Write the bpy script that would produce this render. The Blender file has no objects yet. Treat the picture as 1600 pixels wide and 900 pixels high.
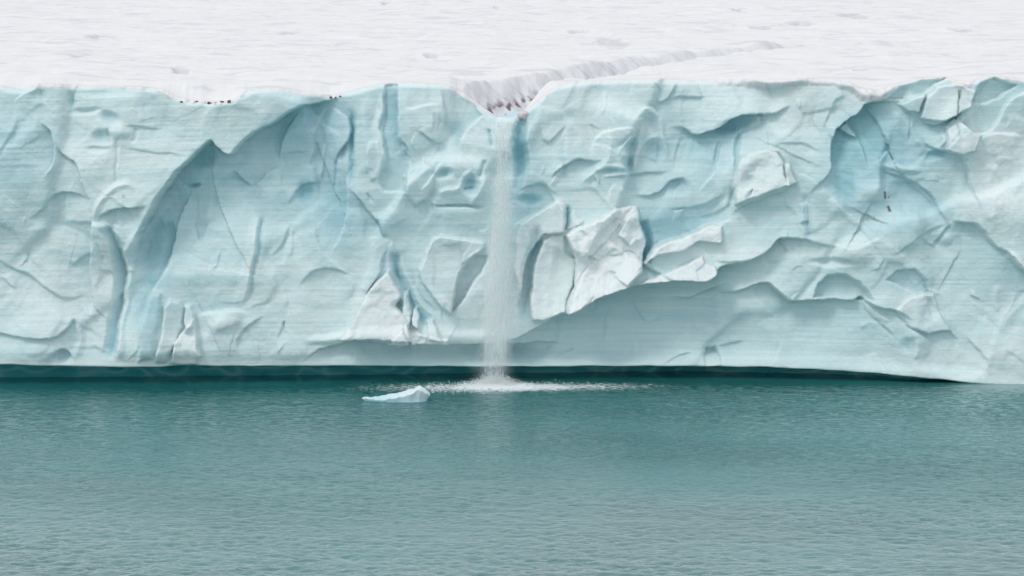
import bpy, math, random
import numpy as np
from mathutils import Vector
C = bpy.context.scene
COL = C.collection
R = math.radians
random.seed(4)

# ------------------------------------------------------------------ camera
CAM_H, CAM_D, FPX, PITCH = 24.0, 180.0, 3763.0, R(5.44)
cd = bpy.data.cameras.new('camera'); cam = bpy.data.objects.new('camera', cd); COL.objects.link(cam)
cam.location = (0, -CAM_D, CAM_H); cam.rotation_euler = (R(90) - PITCH, 0, 0)
cd.sensor_width = 36; cd.lens = 36 * FPX / 1600; cd.clip_start = 1; cd.clip_end = 20000
C.camera = cam
# ------------------------------------------------------------------ sky, sun, exposure
SUN_EL, SUN_AZ = R(50), R(226)        # azimuth of where the light comes from, from +Y clockwise
w = bpy.data.worlds.new("World"); C.world = w; w.use_nodes = True
nt = w.node_tree; nt.nodes.clear()
def N(nt, t, **k):
    n = nt.nodes.new(t)
    for a, b in k.items(): setattr(n, a, b)
    return n
out = N(nt, 'ShaderNodeOutputWorld'); bg = N(nt, 'ShaderNodeBackground'); bg.inputs[1].default_value = 0.1
sky = N(nt, 'ShaderNodeTexSky', sky_type='NISHITA', sun_disc=False, sun_elevation=SUN_EL, sun_rotation=SUN_AZ)
tc = N(nt, 'ShaderNodeTexCoord'); sx = N(nt, 'ShaderNodeSeparateXYZ'); nt.links.new(tc.outputs['Generated'], sx.inputs[0])
mr = N(nt, 'ShaderNodeMapRange'); nt.links.new(sx.outputs['Z'], mr.inputs['Value'])
mr.inputs['From Min'].default_value = 0; mr.inputs['From Max'].default_value = 1
mr.inputs['To Min'].default_value = 7.3; mr.inputs['To Max'].default_value = 9.3
gr = N(nt, 'ShaderNodeVectorMath', operation='SCALE'); gr.inputs[0].default_value = (0.972, 0.992, 1.02)
nt.links.new(mr.outputs[0], gr.inputs['Scale'])
mx = N(nt, 'ShaderNodeMixRGB'); mx.inputs[0].default_value = 0.88
nt.links.new(sky.outputs[0], mx.inputs[1]); nt.links.new(gr.outputs[0], mx.inputs[2])
nt.links.new(mx.outputs[0], bg.inputs[0]); nt.links.new(bg.outputs[0], out.inputs[0])
sd = bpy.data.lights.new('sun', 'SUN'); sd.energy = 1.0; sd.angle = R(16); sd.color = (1, 0.965, 0.92)
so = bpy.data.objects.new('sun', sd); COL.objects.link(so)
sdir = Vector((math.sin(SUN_AZ) * math.cos(SUN_EL), math.cos(SUN_AZ) * math.cos(SUN_EL), math.sin(SUN_EL)))
so.rotation_euler = sdir.to_track_quat('Z', 'Y').to_euler(); so.location = (-60, -120, 120)
C.view_settings.view_transform = 'Standard'; C.view_settings.look = 'None'
C.view_settings.exposure = 0.0; C.view_settings.gamma = 1
C.cycles.max_bounces = 10; C.cycles.diffuse_bounces = 3; C.cycles.transparent_max_bounces = 40
C.cycles.volume_bounces = 1

# ------------------------------------------------------------------ numeric helpers
def sstep(x): x = np.clip(x, 0, 1); return x * x * (3 - 2 * x)
def hsh(ix, iy, seed):
    h = (ix.astype(np.int64) * 374761393 + iy.astype(np.int64) * 668265263 + seed * 974634777) & 0xffffffff
    h = ((h ^ (h >> 13)) * 1274126177) & 0xffffffff
    h = ((h ^ (h >> 16)) * 2246822519) & 0xffffffff
    return ((h ^ (h >> 15)) & 0xffffff) / float(0xffffff)
def vn(x, y, seed):
    ix = np.floor(x); iy = np.floor(y); fx = x - ix; fy = y - iy
    ux = fx**3 * (fx * (fx * 6 - 15) + 10); uy = fy**3 * (fy * (fy * 6 - 15) + 10)
    def g(a, b):
        t = hsh(ix + a, iy + b, seed) * 6.2831853
        return np.cos(t) * (fx - a) + np.sin(t) * (fy - b)
    return ((g(0, 0) * (1 - ux) + g(1, 0) * ux) * (1 - uy) + (g(0, 1) * (1 - ux) + g(1, 1) * ux) * uy) * 1.5
def fbm(x, y, o=4, seed=0, gain=.5):
    s = 0; a = 1
    for i in range(o):
        s = s + a * vn(x, y, seed + i * 17); x = x * 2.03 + 5.1; y = y * 2.03 - 3.7; a *= gain
    return s
def scallop(x, y, seed, k=1.0, j=.9):
    """lower envelope of randomly tilted bowls: concave chips meeting in sharp crests"""
    ix = np.floor(x); iy = np.floor(y); m = np.full(x.shape, 9.)
    for a in (-1, 0, 1):
        for b in (-1, 0, 1):
            cx = ix + a + .5 + (hsh(ix + a, iy + b, seed) - .5) * j; cy = iy + b + .5 + (hsh(ix + a, iy + b, seed + 1) - .5) * j
            r = hsh(ix + a, iy + b, seed + 2) * .5
            dx = x - cx; dy = y - cy
            gx = (hsh(ix + a, iy + b, seed + 3) - .5) * .5; gy = (hsh(ix + a, iy + b, seed + 4) - .5) * .5
            m = np.minimum(m, r + k * (dx * dx + dy * dy) + gx * dx + gy * dy)
    return m
def cells(x, y, seed, k=13):
    """flat tilted planes that run into one another across a soft arris"""
    ix = np.floor(x); iy = np.floor(y); sw = 0; sv = 0; ss_ = 0
    for a in (-1, 0, 1):
        for b in (-1, 0, 1):
            cx = ix + a + .5 + (hsh(ix + a, iy + b, seed) - .5) * .8; cy = iy + b + .5 + (hsh(ix + a, iy + b, seed + 1) - .5) * .8
            dx = x - cx; dy = y - cy
            v = (hsh(ix + a, iy + b, seed + 2) - .5) * .5 + (hsh(ix + a, iy + b, seed + 3) - .5) * 2. * dx + (hsh(ix + a, iy + b, seed + 4) - .5) * 2. * dy
            w_ = np.exp(-k * (dx * dx + dy * dy)) + 1e-9
            sw = sw + w_; sv = sv + w_ * v; ss_ = ss_ + w_ * hsh(ix + a, iy + b, seed + 5)
    return sv / sw, ss_ / sw
def smooth_line(pts, n=6):
    P = [np.array(p[:2], float) for p in pts]
    if len(P) < 3: return np.array(P)
    o = []
    for i in range(len(P) - 1):
        p0 = P[max(i - 1, 0)]; p1 = P[i]; p2 = P[i + 1]; p3 = P[min(i + 2, len(P) - 1)]
        for k in range(n):
            t = k / n
            o.append(.5 * (2 * p1 + (p2 - p0) * t + (2 * p0 - 5 * p1 + 4 * p2 - p3) * t * t + (3 * p1 - p0 - 3 * p2 + p3) * t**3))
    o.append(P[-1]); return np.array(o)
def sdline(U, V, pts, sm=4):
    """signed distance (s>0 below a line drawn to the right) and position along it"""
    L = smooth_line(pts, sm) if sm else np.array(pts, float)
    seg = L[1:] - L[:-1]; ln = np.hypot(seg[:, 0], seg[:, 1]); cum = np.r_[0, np.cumsum(ln)]; tot = cum[-1]
    best = np.full(U.shape, 1e9, np.float32); sg = np.zeros(U.shape, np.float32); tt = np.zeros(U.shape, np.float32)
    for i in range(len(seg)):
        dx, dy = seg[i]; q = dx * dx + dy * dy
        if q < 1e-9: continue
        px = U - L[i, 0]; py = V - L[i, 1]
        t = np.clip((px * dx + py * dy) / q, 0, 1)
        d = (px - t * dx)**2 + (py - t * dy)**2
        m = d < best
        best = np.where(m, d, best); sg = np.where(m, np.sign(dx * py - dy * px), sg); tt = np.where(m, (cum[i] + t * ln[i]) / tot, tt)
    return np.sqrt(best) * sg, tt
def inpoly(U, V, P):
    r = np.zeros(U.shape, bool); n = len(P)
    for i in range(n):
        x1, y1 = P[i]; x2, y2 = P[(i + 1) % n]
        if y1 == y2: continue
        r ^= ((V > min(y1, y2)) & (V <= max(y1, y2)) & (U < (x2 - x1) * (V - y1) / (y2 - y1) + x1))
    return r

# ------------------------------------------------------------------ the glacier front: base shape
def PL(pts): a = np.array(pts, float); return a[:, 0], a[:, 1]
def ip(u, pts): a, b = PL(pts); return np.interp(u, a, b)
du = 1.5
core = np.arange(-80, 1681, du)
g = []; s_ = du; x_ = 0
while x_ < 45000: s_ *= 1.16; x_ += s_; g.append(x_)
g = np.array(g)
ucol = np.r_[(core[0] - g)[::-1], core, core[-1] + g]
OUT = [(-400, 4), (0, 3.4), (200, 2.9), (400, 2.2), (800, 1.4), (1100, .5), (1300, 1.2), (1450, 2.4), (1600, 3.2), (2000, 3.5)]
def smoothcols(a, n):
    k = np.hanning(n + 2)[1:-1]; k /= k.sum()
    return np.convolve(np.pad(a, n // 2, mode='edge'), k, 'valid')[:len(a)]
outc = smoothcols(ip(ucol, OUT), 61)
VTOP = [(-80, 134), (0, 134), (30, 140), (45, 136), (60, 130), (130, 133), (200, 134), (255, 138), (275, 149), (300, 156), (335, 158), (368, 156), (382, 143), (410, 137),
        (440, 136), (462, 140), (490, 145), (512, 149), (545, 143), (575, 134), (600, 130), (640, 129), (690, 131), (712, 138), (735, 153), (752, 166), (768, 177),
        (776, 183), (800, 184), (812, 181), (822, 172), (840, 158), (856, 143), (872, 133), (900, 127), (960, 124), (1020, 123), (1080, 125), (1130, 123), (1200, 125), (1260, 122),
        (1300, 123), (1330, 128), (1345, 138), (1372, 141), (1392, 133), (1412, 127), (1445, 121), (1478, 120), (1495, 126), (1515, 127), (1540, 119), (1570, 119),
        (1600, 123), (1680, 124)]
vtop = smoothcols(ip(ucol, VTOP) + 0.8 * vn(ucol / 9, ucol * 0 + 3.3, 5) * (np.abs(ucol) < 3000) + (np.abs(ucol - 800) > 900) * 3 * vn(ucol / 150, ucol * 0, 9), 7)
LEAN = .05
Dc = CAM_D - outc
def z_of_v(v, dist): return CAM_H - dist * np.tan(PITCH + np.arctan((v - 450) / FPX))
ztop = z_of_v(vtop, Dc + LEAN * 22)
cp, sp_ = math.cos(PITCH), math.sin(PITCH)
xcol = (ucol - 800) / FPX * (Dc * cp + 12 * sp_)
NR = 330
ss = np.linspace(0, 1, NR)
Z0 = -.7
Z = Z0 + ss[:, None] * (ztop[None, :] - Z0)
X = np.repeat(xcol[None, :], NR, 0)
YB = -outc[None, :] + LEAN * np.clip(Z, 0, 30)                 # + is away from the camera
dist = CAM_D + YB
depth = dist * cp + (CAM_H - Z) * sp_
V = 450 + FPX * np.tan(np.arctan((CAM_H - Z) / dist) - PITCH)
U = 800 + FPX * X / depth
# natural wobble of all traced edges
Uw = U + 3.2 * vn(U / 40, V / 40, 71) + 1.1 * vn(U / 11, V / 11, 72) + .5 * vn(U / 5, V / 5, 77)
Vw = V + 2.8 * vn(U / 40, V / 40, 73) + 1.0 * vn(U / 11, V / 11, 74) + .4 * vn(U / 5, V / 5, 78)
H = np.zeros(U.shape)          # outward relief in metres
BL = np.zeros(U.shape); WH = np.zeros(U.shape); DI = np.zeros(U.shape)   # blue of dense ice and of painted recess shade, bubbly white ice / snow, dirt
def box(pts, pad):
    a = np.array([p[:2] for p in pts], float)
    x0, x1 = a[:, 0].min() - pad - 8, a[:, 0].max() + pad + 8
    c0, c1 = np.searchsorted(ucol, x0), np.searchsorted(ucol, x1)
    y0, y1 = a[:, 1].min() - pad - 8, a[:, 1].max() + pad + 8
    rows = np.where((V[:, c0:c1].min(1) < y1) & (V[:, c0:c1].max(1) > y0))[0]
    if len(rows) == 0 or c1 <= c0: return None
    return np.s_[rows[0]:rows[-1] + 1, c0:c1]
def ends(t, a, b):
    f = 1.
    if a > 0: f = f * sstep(t / a)
    if b > 0: f = f * sstep((1 - t) / b)
    return f
def edge(pts, h, up=40, dn=40, soft=2.5, ta=.32, tb=.32, sm=4, bal=.5, blue=0):
    """a break in the face: the side above (for a line drawn rightwards) stands h metres proud; the recessed side is painted bluer, for denser ice and recess shade"""
    up *= 1.9; dn *= 1.5; soft *= .6; b = box(pts, max(up, dn))
    if b is None: return
    s, t = sdline(Uw[b], Vw[b], pts, sm)
    hh = (.54 if np.max(np.abs(h)) < 1.7 else .9) * (h if np.isscalar(h) else np.interp(t, np.linspace(0, 1, len(h)), h))
    pa = (1 - bal) * np.clip(1 + s / up, 0, 1)**1.25; pb = -bal * np.clip(1 - s / dn, 0, 1)**1.25
    m = sstep(s / (2 * soft) + .5); e = ends(t, ta, tb)
    H[b] += hh * e * (pa * (1 - m) + pb * m)
    BL[b] += e * m * np.clip(1 - s / dn, 0, 1)**1.3 * np.clip(.30 * hh, 0, .34) + e * (1 - m) * np.clip(1 + s / up, 0, 1)**1.3 * np.clip(-.30 * hh, 0, .35)  # recessed side painted bluer the deeper the step: dense ice plus recess shade
    if blue: BL[b] += .7 * blue * e * np.clip(1 - np.abs(s - dn * .08) / (dn * .25 + 4), 0, 1)**2
def shelf(pts, h, up, dn, soft=2.5, bal=.8, blue=0):
    """a long ledge: everything under it lies h metres (given per point) further back"""
    L = smooth_line([(p[0], p[1]) for p in pts], 5); q = np.array(pts, float)
    c0, c1 = np.searchsorted(ucol, q[0, 0] - 40), np.searchsorted(ucol, q[-1, 0] + 40); b = np.s_[:, c0:c1]
    s = Vw[b] - np.interp(Uw[b], L[:, 0], L[:, 1]); hh = np.interp(Uw[b], q[:, 0], h, left=0, right=0)
    m = sstep(s / (2 * soft) + .5)
    H[b] += .78 * hh * ((1 - bal) * np.clip(1 + s / up, 0, 1)**2 * (1 - m) - bal * np.clip(1 - s / dn, 0, 1)**1.5 * m)
    BL[b] += .10 * np.clip(hh / 2, 0, 1) * m * np.clip(1 - s / 200, 0, 1) + blue * (hh > .2) * np.clip(1 - np.abs(s - 8) / 26, 0, 1)
def ridge(pts, h, wl=8, wr=8, ta=.2, tb=.2, sm=4, p=1.5, white=0, blue=0):
    b = box(pts, max(wl, wr))
    if b is None: return
    s, t = sdline(Uw[b], Vw[b], pts, sm)
    wd = np.where(s > 0, wr, wl); f = np.clip(1 - np.abs(s) / wd, 0, 1)
    hh = .32 * (h if np.isscalar(h) else np.interp(t, np.linspace(0, 1, len(h)), h))
    e = ends(t, ta, tb)
    H[b] += hh * f**p * e
    if white: WH[b] += white * f * e
    if blue: BL[b] += blue * f * e
def poly(pts, h, soft=6, gx=0, gy=0, sm=0, blue=0, white=0, rough=0):
    """a slab with its own plane: h metres proud at its centre, tilted gx, gy metres per 100 px"""
    b = box(pts, soft * 2)
    if b is None: return
    L = pts + [pts[0]]
    s, _ = sdline(Uw[b], Vw[b], L, sm); d = np.abs(s)
    ins = inpoly(Uw[b], Vw[b], (smooth_line(L, sm) if sm else np.array(L, float))[:-1])
    d = np.where(ins, d, -d); m = sstep(d / soft + .35)
    cx, cy = np.mean([p[0] for p in pts]), np.mean([p[1] for p in pts])
    H[b] += .7 * m * (h + gx * (U[b] - cx) / 100 + gy * (V[b] - cy) / 100 + rough * fbm(U[b] / 14, V[b] / 14, 4, 31))
    BL[b] += blue * m; WH[b] += white * m
def blob(cx, cy, rx, ry, h=0, ang=0, p=2, blue=0, white=0, dirt=0):
    r = max(rx, ry); b = box([(cx, cy)], r * 1.6)
    if b is None: return
    a = R(ang); dx = Uw[b] - cx; dy = Vw[b] - cy
    q = ((dx * math.cos(a) + dy * math.sin(a)) / rx)**2 + ((-dx * math.sin(a) + dy * math.cos(a)) / ry)**2
    m = np.clip(1 - q / 1.6, 0, 1)**p
    H[b] += (.4 * h if abs(h) > .45 and ry < 60 else h) * m; BL[b] += (1.4 * blue + (.22 if h < -.4 else 0)) * m; WH[b] += white * m; DI[b] += dirt * m

# ------------------------------------------------------------------ the glacier front: traced breaks, slabs, ribs and cracks
# broad swell of the face
near = np.clip(1 - (np.abs(U - 800) - 850) / 400, 0, 1)
H += .5 * vn(U / 260, V / 190, 1) + .35 * vn(U / 110, V / 120, 2) + .14 * vn(U / 45, V / 60, 3)
# large masses
edge([(206, 440), (208, 400), (213, 372), (226, 345), (250, 306), (276, 272), (305, 243), (330, 220), (340, 226), (352, 238), (363, 240), (380, 222), (402, 205), (432, 190), (466, 168), (500, 160), (545, 150)],
     [1.2, 2.6, 3.4, 3.8, 3.6, 3.0, 2.6, 2.8, 3.0, 2.6, 1.8, .6], up=100, dn=150, soft=3, ta=.12, tb=.15, bal=.64, blue=.45)
shelf([(770, 540), (800, 532), (830, 518), (855, 502), (884, 488), (935, 465), (960, 455), (985, 449), (1020, 441), (1060, 439), (1100, 437), (1115, 429), (1127, 415), (1160, 411), (1185, 400), (1200, 390), (1217, 373), (1250, 374), (1310, 388)],
      [0, 1.4, 2.2, 2.8, 3.4, 4.2, 4.4, 4.4, 4.2, 4.0, 3.6, 3.2, 2.8, 2.4, 2.2, 2.0, 1.6, 1.0, 0], 60, 460, blue=.15)
shelf([(1120, 462), (1150, 457), (1175, 450), (1200, 443), (1215, 455), (1230, 468), (1250, 473), (1290, 469), (1330, 469), (1347, 466), (1362, 476), (1395, 484), (1430, 500)], [0, .9, 1.3, 1.6, 1.8, 2.0, 2.2, 2.2, 2.0, 1.8, 1.5, .9, 0], 50, 260, bal=.75)
edge([(1030, 464), (1048, 468), (1072, 470), (1085, 467), (1110, 455), (1150, 441)], 1.1, up=30, dn=60, soft=2.5, bal=.7)
edge([(1262, 312), (1275, 290), (1294, 270), (1299, 240), (1303, 208), (1320, 192), (1345, 176), (1356, 162), (1400, 158), (1425, 150)], [1.2, 1.6, 2.0, 1.4], up=80, dn=150, soft=3, bal=.75, blue=.6)
edge([(1488, 345), (1525, 350), (1550, 378), (1575, 396), (1600, 424), (1640, 450)], 1.6, up=110, dn=90, soft=3, ta=.1, tb=.1, blue=.2)
edge([(470, 568), (490, 552), (515, 541), (555, 534), (600, 538), (625, 543), (640, 536), (700, 538), (795, 538)], [.8, 1.3, 1.8, 2.6], up=26, dn=60, soft=2.5, ta=.15, tb=.0, bal=.85)
edge([(-60, 515), (0, 521), (50, 528), (88, 527), (105, 514), (117, 496)], [.6, .8, 1.3], up=40, dn=50, soft=2.5, tb=.05)
# left third
edge([(-60, 300), (0, 240), (28, 190), (30, 165)], .5, up=60, dn=60, soft=6)
edge([(22, 160), (42, 144), (60, 136)], -.7, up=14, dn=30, soft=2)
edge([(64, 190), (78, 202), (85, 220), (88, 240), (82, 262), (70, 276)], 1.1, up=26, dn=38, soft=2, blue=.35)
edge([(86, 212), (100, 240), (118, 255), (128, 278), (138, 310), (142, 345)], .9, up=40, dn=60, soft=2, blue=.1)
edge([(43, 345), (65, 325), (88, 305), (118, 301), (142, 312)], .8, up=60, dn=60, soft=2.5)
edge([(-20, 395), (20, 420), (45, 432), (75, 455), (100, 467), (142, 462)], .7, up=60, dn=60, soft=4)
edge([(110, 418), (125, 403), (142, 399)], .6, up=20, dn=22, soft=2)
edge([(0, 430), (12, 445), (24, 452)], .4, up=20, dn=30, soft=2)
blob(96, 560, 15, 12, -1.3, blue=.2); edge([(82, 562), (90, 548), (104, 549), (118, 566)], .8, up=12, dn=14, soft=1.5)
ridge([(120, 500), (126, 530), (118, 562)], .6, wl=10, wr=12)
ridge([(140, 498), (148, 492), (175, 502)], .35, wl=14, wr=16)
edge([(145, 345), (143, 380), (139, 420), (142, 460), (155, 490), (173, 502)], 1.2, up=45, dn=35, soft=2, ta=.05)
edge([(150, 372), (157, 390), (168, 424)], .35, up=20, dn=16, soft=1.5)
ridge([(166, 348), (179, 375), (187, 400), (191, 430), (188, 470), (181, 497), (178, 530), (173, 566)], [-2.2, -3, -2.6, -1.6], wl=11, wr=15, ta=.06, tb=.1, p=.8, blue=1.0)
ridge([(218, 352), (203, 384), (196, 400), (198, 440), (193, 480), (187, 510), (190, 566)], [.9, 1.2, .9], wl=9, wr=7, ta=.08, tb=.1, p=1, white=.35)
edge([(152, 352), (160, 338), (172, 331), (192, 324), (222, 323), (236, 318)], [1.2, 1.6, .8], up=22, dn=38, soft=2, bal=.7, blue=.4)
ridge([(148, 350), (157, 316), (179, 294), (202, 287), (214, 300)], .8, wl=10, wr=10, white=.15)
ridge([(188, 324), (186, 340), (196, 352)], .6, wl=8, wr=8)
for a in ((184, 214, 183, 292), (168, 200, 172, 226), (213, 200, 206, 226)): ridge([a[:2], ((a[0] + a[2]) / 2 + 2, (a[1] + a[3]) / 2), a[2:]], -.5, wl=4, wr=4, ta=.1, tb=.2, p=.8)
blob(112, 156, 7, 20, -.9, blue=.15); blob(133, 174, 26, 6, -.8, -6, blue=.1); blob(172, 184, 20, 10, -1.1, 8, blue=.2); blob(160, 214, 16, 12, -.9, blue=.2)
blob(152, 232, 20, 6, -.6); blob(236, 160, 20, 30, -.7); blob(258, 190, 22, 30, -.5); blob(176, 142, 60, 10, -.6); blob(60, 150, 16, 10, -.5)
edge([(190, 196), (215, 196), (240, 200), (258, 206)], .35, up=16, dn=18, soft=2); edge([(185, 230), (230, 236), (300, 242)], .3, up=18, dn=18, soft=3)
blob(190, 205, 17, 12, .6)
# dark lens and the hollow below the diagonal
ridge([(262, 340), (266, 372), (262, 400), (250, 432), (233, 456), (219, 490), (212, 522)], [-1, -1.6, -1.4, -.8], wl=4, wr=34, ta=.1, tb=.15, blue=.45)
edge([(300, 292), (278, 335), (268, 372), (262, 402), (248, 436)], .9, up=60, dn=40, soft=2)
edge([(361, 264), (375, 280), (394, 294)], .8, up=26, dn=24, soft=2)
ridge([(320, 358), (326, 318), (336, 288), (360, 264)], .7, wl=16, wr=12)
edge([(300, 340), (302, 352), (310, 386)], -.6, up=30, dn=12, soft=1.5); edge([(322, 345), (318, 365), (310, 386)], .5, up=24, dn=12, soft=1.5)
blob(297, 292, 12, 5, -1.0, blue=.3); ridge([(285, 300), (300, 286), (316, 288)], .35, wl=8, wr=6); ridge([(300, 300), (303, 340), (300, 380)], -.3, wl=4, wr=20)
ridge([(250, 330), (252, 352), (262, 378)], .35, wl=9, wr=8)
blob(228, 400, 20, 55, -.9, 8); blob(316, 250, 24, 16, -.7, -35, blue=.25)
poly([(217, 515), (226, 480), (238, 456), (252, 460), (254, 480), (246, 515), (240, 560), (215, 566)], .7, 8, gx=-1.2, blue=.3)
poly([(248, 540), (258, 480), (266, 467), (280, 470), (287, 480), (286, 510), (272, 540), (262, 566), (244, 566)], 1.0, 6, gx=-1.5, white=.25)
poly([(288, 478), (298, 479), (304, 492), (303, 512), (292, 520), (288, 505)], .8, 4, gx=1, white=.2)
poly([(268, 568), (272, 535), (288, 515), (302, 500), (312, 530), (315, 555), (308, 570)], 1.3, 5, gy=1.0, white=.5, rough=.05)
edge([(306, 500), (318, 490), (345, 485), (372, 484), (392, 492)], -.9, up=26, dn=60, soft=5); blob(345, 505, 34, 16, .3, white=.35)
ridge([(402, 330), (400, 372), (396, 405), (388, 440), (374, 486)], [.6, 1.0, .9, .5], wl=3.5, wr=16, ta=.1, tb=.15, p=1, white=.4)
ridge([(408, 335), (406, 372), (402, 405), (394, 440), (384, 480)], -.6, wl=8, wr=4, ta=.1, tb=.2, blue=.3)
edge([(378, 560), (372, 530), (392, 505), (420, 490)], .5, up=30, dn=40, soft=3)
# second quarter: ribs under the notch
edge([(467, 171), (458, 188), (444, 210), (435, 238), (441, 256)], 1.1, up=30, dn=30, soft=2, blue=.25)
edge([(385, 300), (402, 286), (418, 270), (440, 262)], -.7, up=36, dn=30, soft=2.5, blue=.1)
ridge([(506, 166), (497, 185), (488, 215), (487, 236), (480, 258)], .8, wl=6, wr=14, white=.2)
ridge([(505, 220), (501, 250), (497, 284)], .6, wl=4, wr=12, white=.2)
edge([(520, 262), (528, 242), (545, 222), (547, 200), (538, 182), (514, 167)], 1.3, up=30, dn=14, soft=1.6, blue=.4)
ridge([(546, 168), (549, 200), (550, 240), (548, 292)], -1.0, wl=8, wr=6, blue=.6)
ridge([(523, 246), (524, 270), (522, 300)], -.5, wl=5, wr=5, blue=.3)
ridge([(572, 148), (566, 178), (572, 204), (573, 240), (568, 282)], .7, wl=16, wr=16)
ridge([(598, 138), (596, 172), (591, 194), (596, 214), (600, 240), (597, 264), (588, 284)], .7, wl=5, wr=10, p=1, white=.3)
ridge([(600, 138), (599, 180), (595, 200), (600, 216)], -.6, wl=6, wr=3, blue=.3)
edge([(621, 128), (622, 180), (625, 214), (637, 229), (640, 245), (652, 258)], [1.3, 1.5, .8], up=40, dn=30, soft=1.8, blue=.4)
poly([(601, 132), (620, 130), (623, 215), (640, 245), (636, 300), (598, 300), (590, 285), (602, 245), (598, 205)], -.5, 4, blue=.25)
poly([(572, 236), (580, 222), (592, 222), (600, 242), (592, 280), (578, 284), (571, 262)], .4, 4, gx=-1, white=.1)
edge([(628, 168), (645, 168), (668, 163), (690, 162)], -.5, up=18, dn=30, soft=3)
edge([(650, 204), (665, 212), (685, 225), (697, 216)], .8, up=30, dn=26, soft=2, blue=.2)
edge([(685, 224), (691, 196), (692, 160), (690, 135)], .8, up=26, dn=34, soft=2)
edge([(754, 179), (738, 192), (726, 208), (720, 226), (719, 248)], 1.5, up=44, dn=34, soft=1.8, ta=.05, blue=.3)
blob(712, 202, 18, 16, -.5, blue=.2)
poly([(632, 298), (630, 275), (641, 260), (664, 250), (682, 260), (677, 288), (668, 312), (650, 322)], .7, 8, gx=-1.4, white=.12)
edge([(655, 300), (680, 268), (692, 246), (700, 236)], -.8, up=22, dn=22, soft=2)
blob(695, 270, 15, 9, -1.0, -20, blue=.25); ridge([(678, 304), (700, 296), (716, 291), (727, 276), (740, 264)], .8, wl=7, wr=10, white=.2)
blob(735, 288, 16, 16, -1.2, blue=.5); ridge([(733, 322), (745, 302), (757, 284), (767, 268)], 1.0, wl=10, wr=10, white=.1)
ridge([(760, 248), (756, 262), (748, 280)], -.8, wl=6, wr=6, blue=.6)
edge([(664, 318), (690, 320), (720, 318), (765, 322)], .7, up=26, dn=8, soft=2, blue=.35); edge([(675, 324), (700, 322), (765, 326)], -.8, up=10, dn=70, soft=3)
ridge([(722, 295), (738, 293)], -.5, wl=3, wr=3, blue=.5)
blob(476, 300, 16, 18, -.8, blue=.4); edge([(447, 325), (458, 302), (475, 288), (505, 284)], .5, up=16, dn=34, soft=3)
edge([(550, 255), (541, 300), (538, 352), (522, 384), (515, 400)], .9, up=50, dn=90, soft=2.5, blue=.3)
edge([(541, 288), (560, 310), (578, 330), (588, 346), (598, 366), (611, 378)], [.5, .9, 1.2], up=30, dn=40, soft=2, blue=.15)
ridge([(586, 340), (597, 364), (610, 377)], -.8, wl=7, wr=4, blue=.6)
edge([(425, 405), (450, 360), (457, 345)], .5, up=24, dn=24, soft=3); ridge([(457, 352), (455, 380), (450, 402)], .5, wl=4, wr=14, white=.15)
edge([(462, 452), (472, 440), (490, 425), (512, 419), (535, 423), (553, 430)], .6, up=26, dn=40, soft=2)
edge([(540, 530), (556, 495), (578, 452), (590, 432), (596, 405), (614, 378)], 1.0, up=60, dn=30, soft=2, blue=.25)
poly([(594, 424), (600, 398), (614, 378), (620, 400), (620, 425), (612, 428)], .2, 4, gx=1.5)
ridge([(619, 392), (616, 415), (628, 448), (646, 478), (664, 498), (682, 512)], [-1.2, -2.4, -2, -1], wl=12, wr=10, ta=.08, tb=.15, p=.8, blue=1.0)
poly([(605, 423), (622, 450), (626, 462), (618, 478), (640, 505), (643, 531), (536, 530), (566, 472), (588, 440)], 1.5, 4, gx=-.6, gy=.5, white=.7)
blob(620, 478, 9, 9, -1.0, blue=.7); ridge([(605, 425), (620, 440), (625, 462)], .4, wl=5, wr=5, white=.3)
poly([(629, 458), (636, 455), (645, 490), (642, 512), (628, 492)], 1.0, 3, gx=2, white=.2); poly([(646, 482), (653, 478), (660, 495), (656, 514), (645, 508)], 1.2, 3, gx=2, white=.5)
poly([(607, 540), (618, 522), (630, 511), (641, 536)], .8, 3, gy=1, white=.7); poly([(668, 500), (678, 498), (690, 530), (672, 530)], .8, 3, white=.4)
poly([(642, 515), (668, 522), (700, 528), (700, 537), (640, 537)], .5, 4, gy=2, white=.6, rough=.2); blob(520, 528, 40, 8, .35, -6, white=.5)
blob(640, 522, 110, 14, .4, white=.3); blob(735, 528, 50, 14, .4, white=.35)
poly([(655, 420), (664, 392), (678, 370), (690, 366), (722, 372), (756, 378), (758, 388), (738, 402), (716, 430), (708, 464), (705, 492), (690, 480), (672, 455), (660, 440)], 1.3, 5, gx=-1.0, white=.15)
ridge([(758, 382), (736, 400), (717, 428), (709, 462), (704, 494)], .6, wl=8, wr=5, white=.35)
poly([(712, 440), (722, 412), (742, 396), (764, 400), (748, 430), (722, 470), (707, 488)], -.9, 5, gx=1, blue=.15)
edge([(700, 498), (722, 468), (745, 436), (765, 400)], -.9, up=30, dn=80, soft=3)
edge([(652, 420), (650, 445), (668, 470), (690, 492)], .5, up=20, dn=30, soft=3)
ridge([(625, 385), (640, 420), (662, 455), (690, 500)], -.5, wl=20, wr=26, blue=.3)
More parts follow.
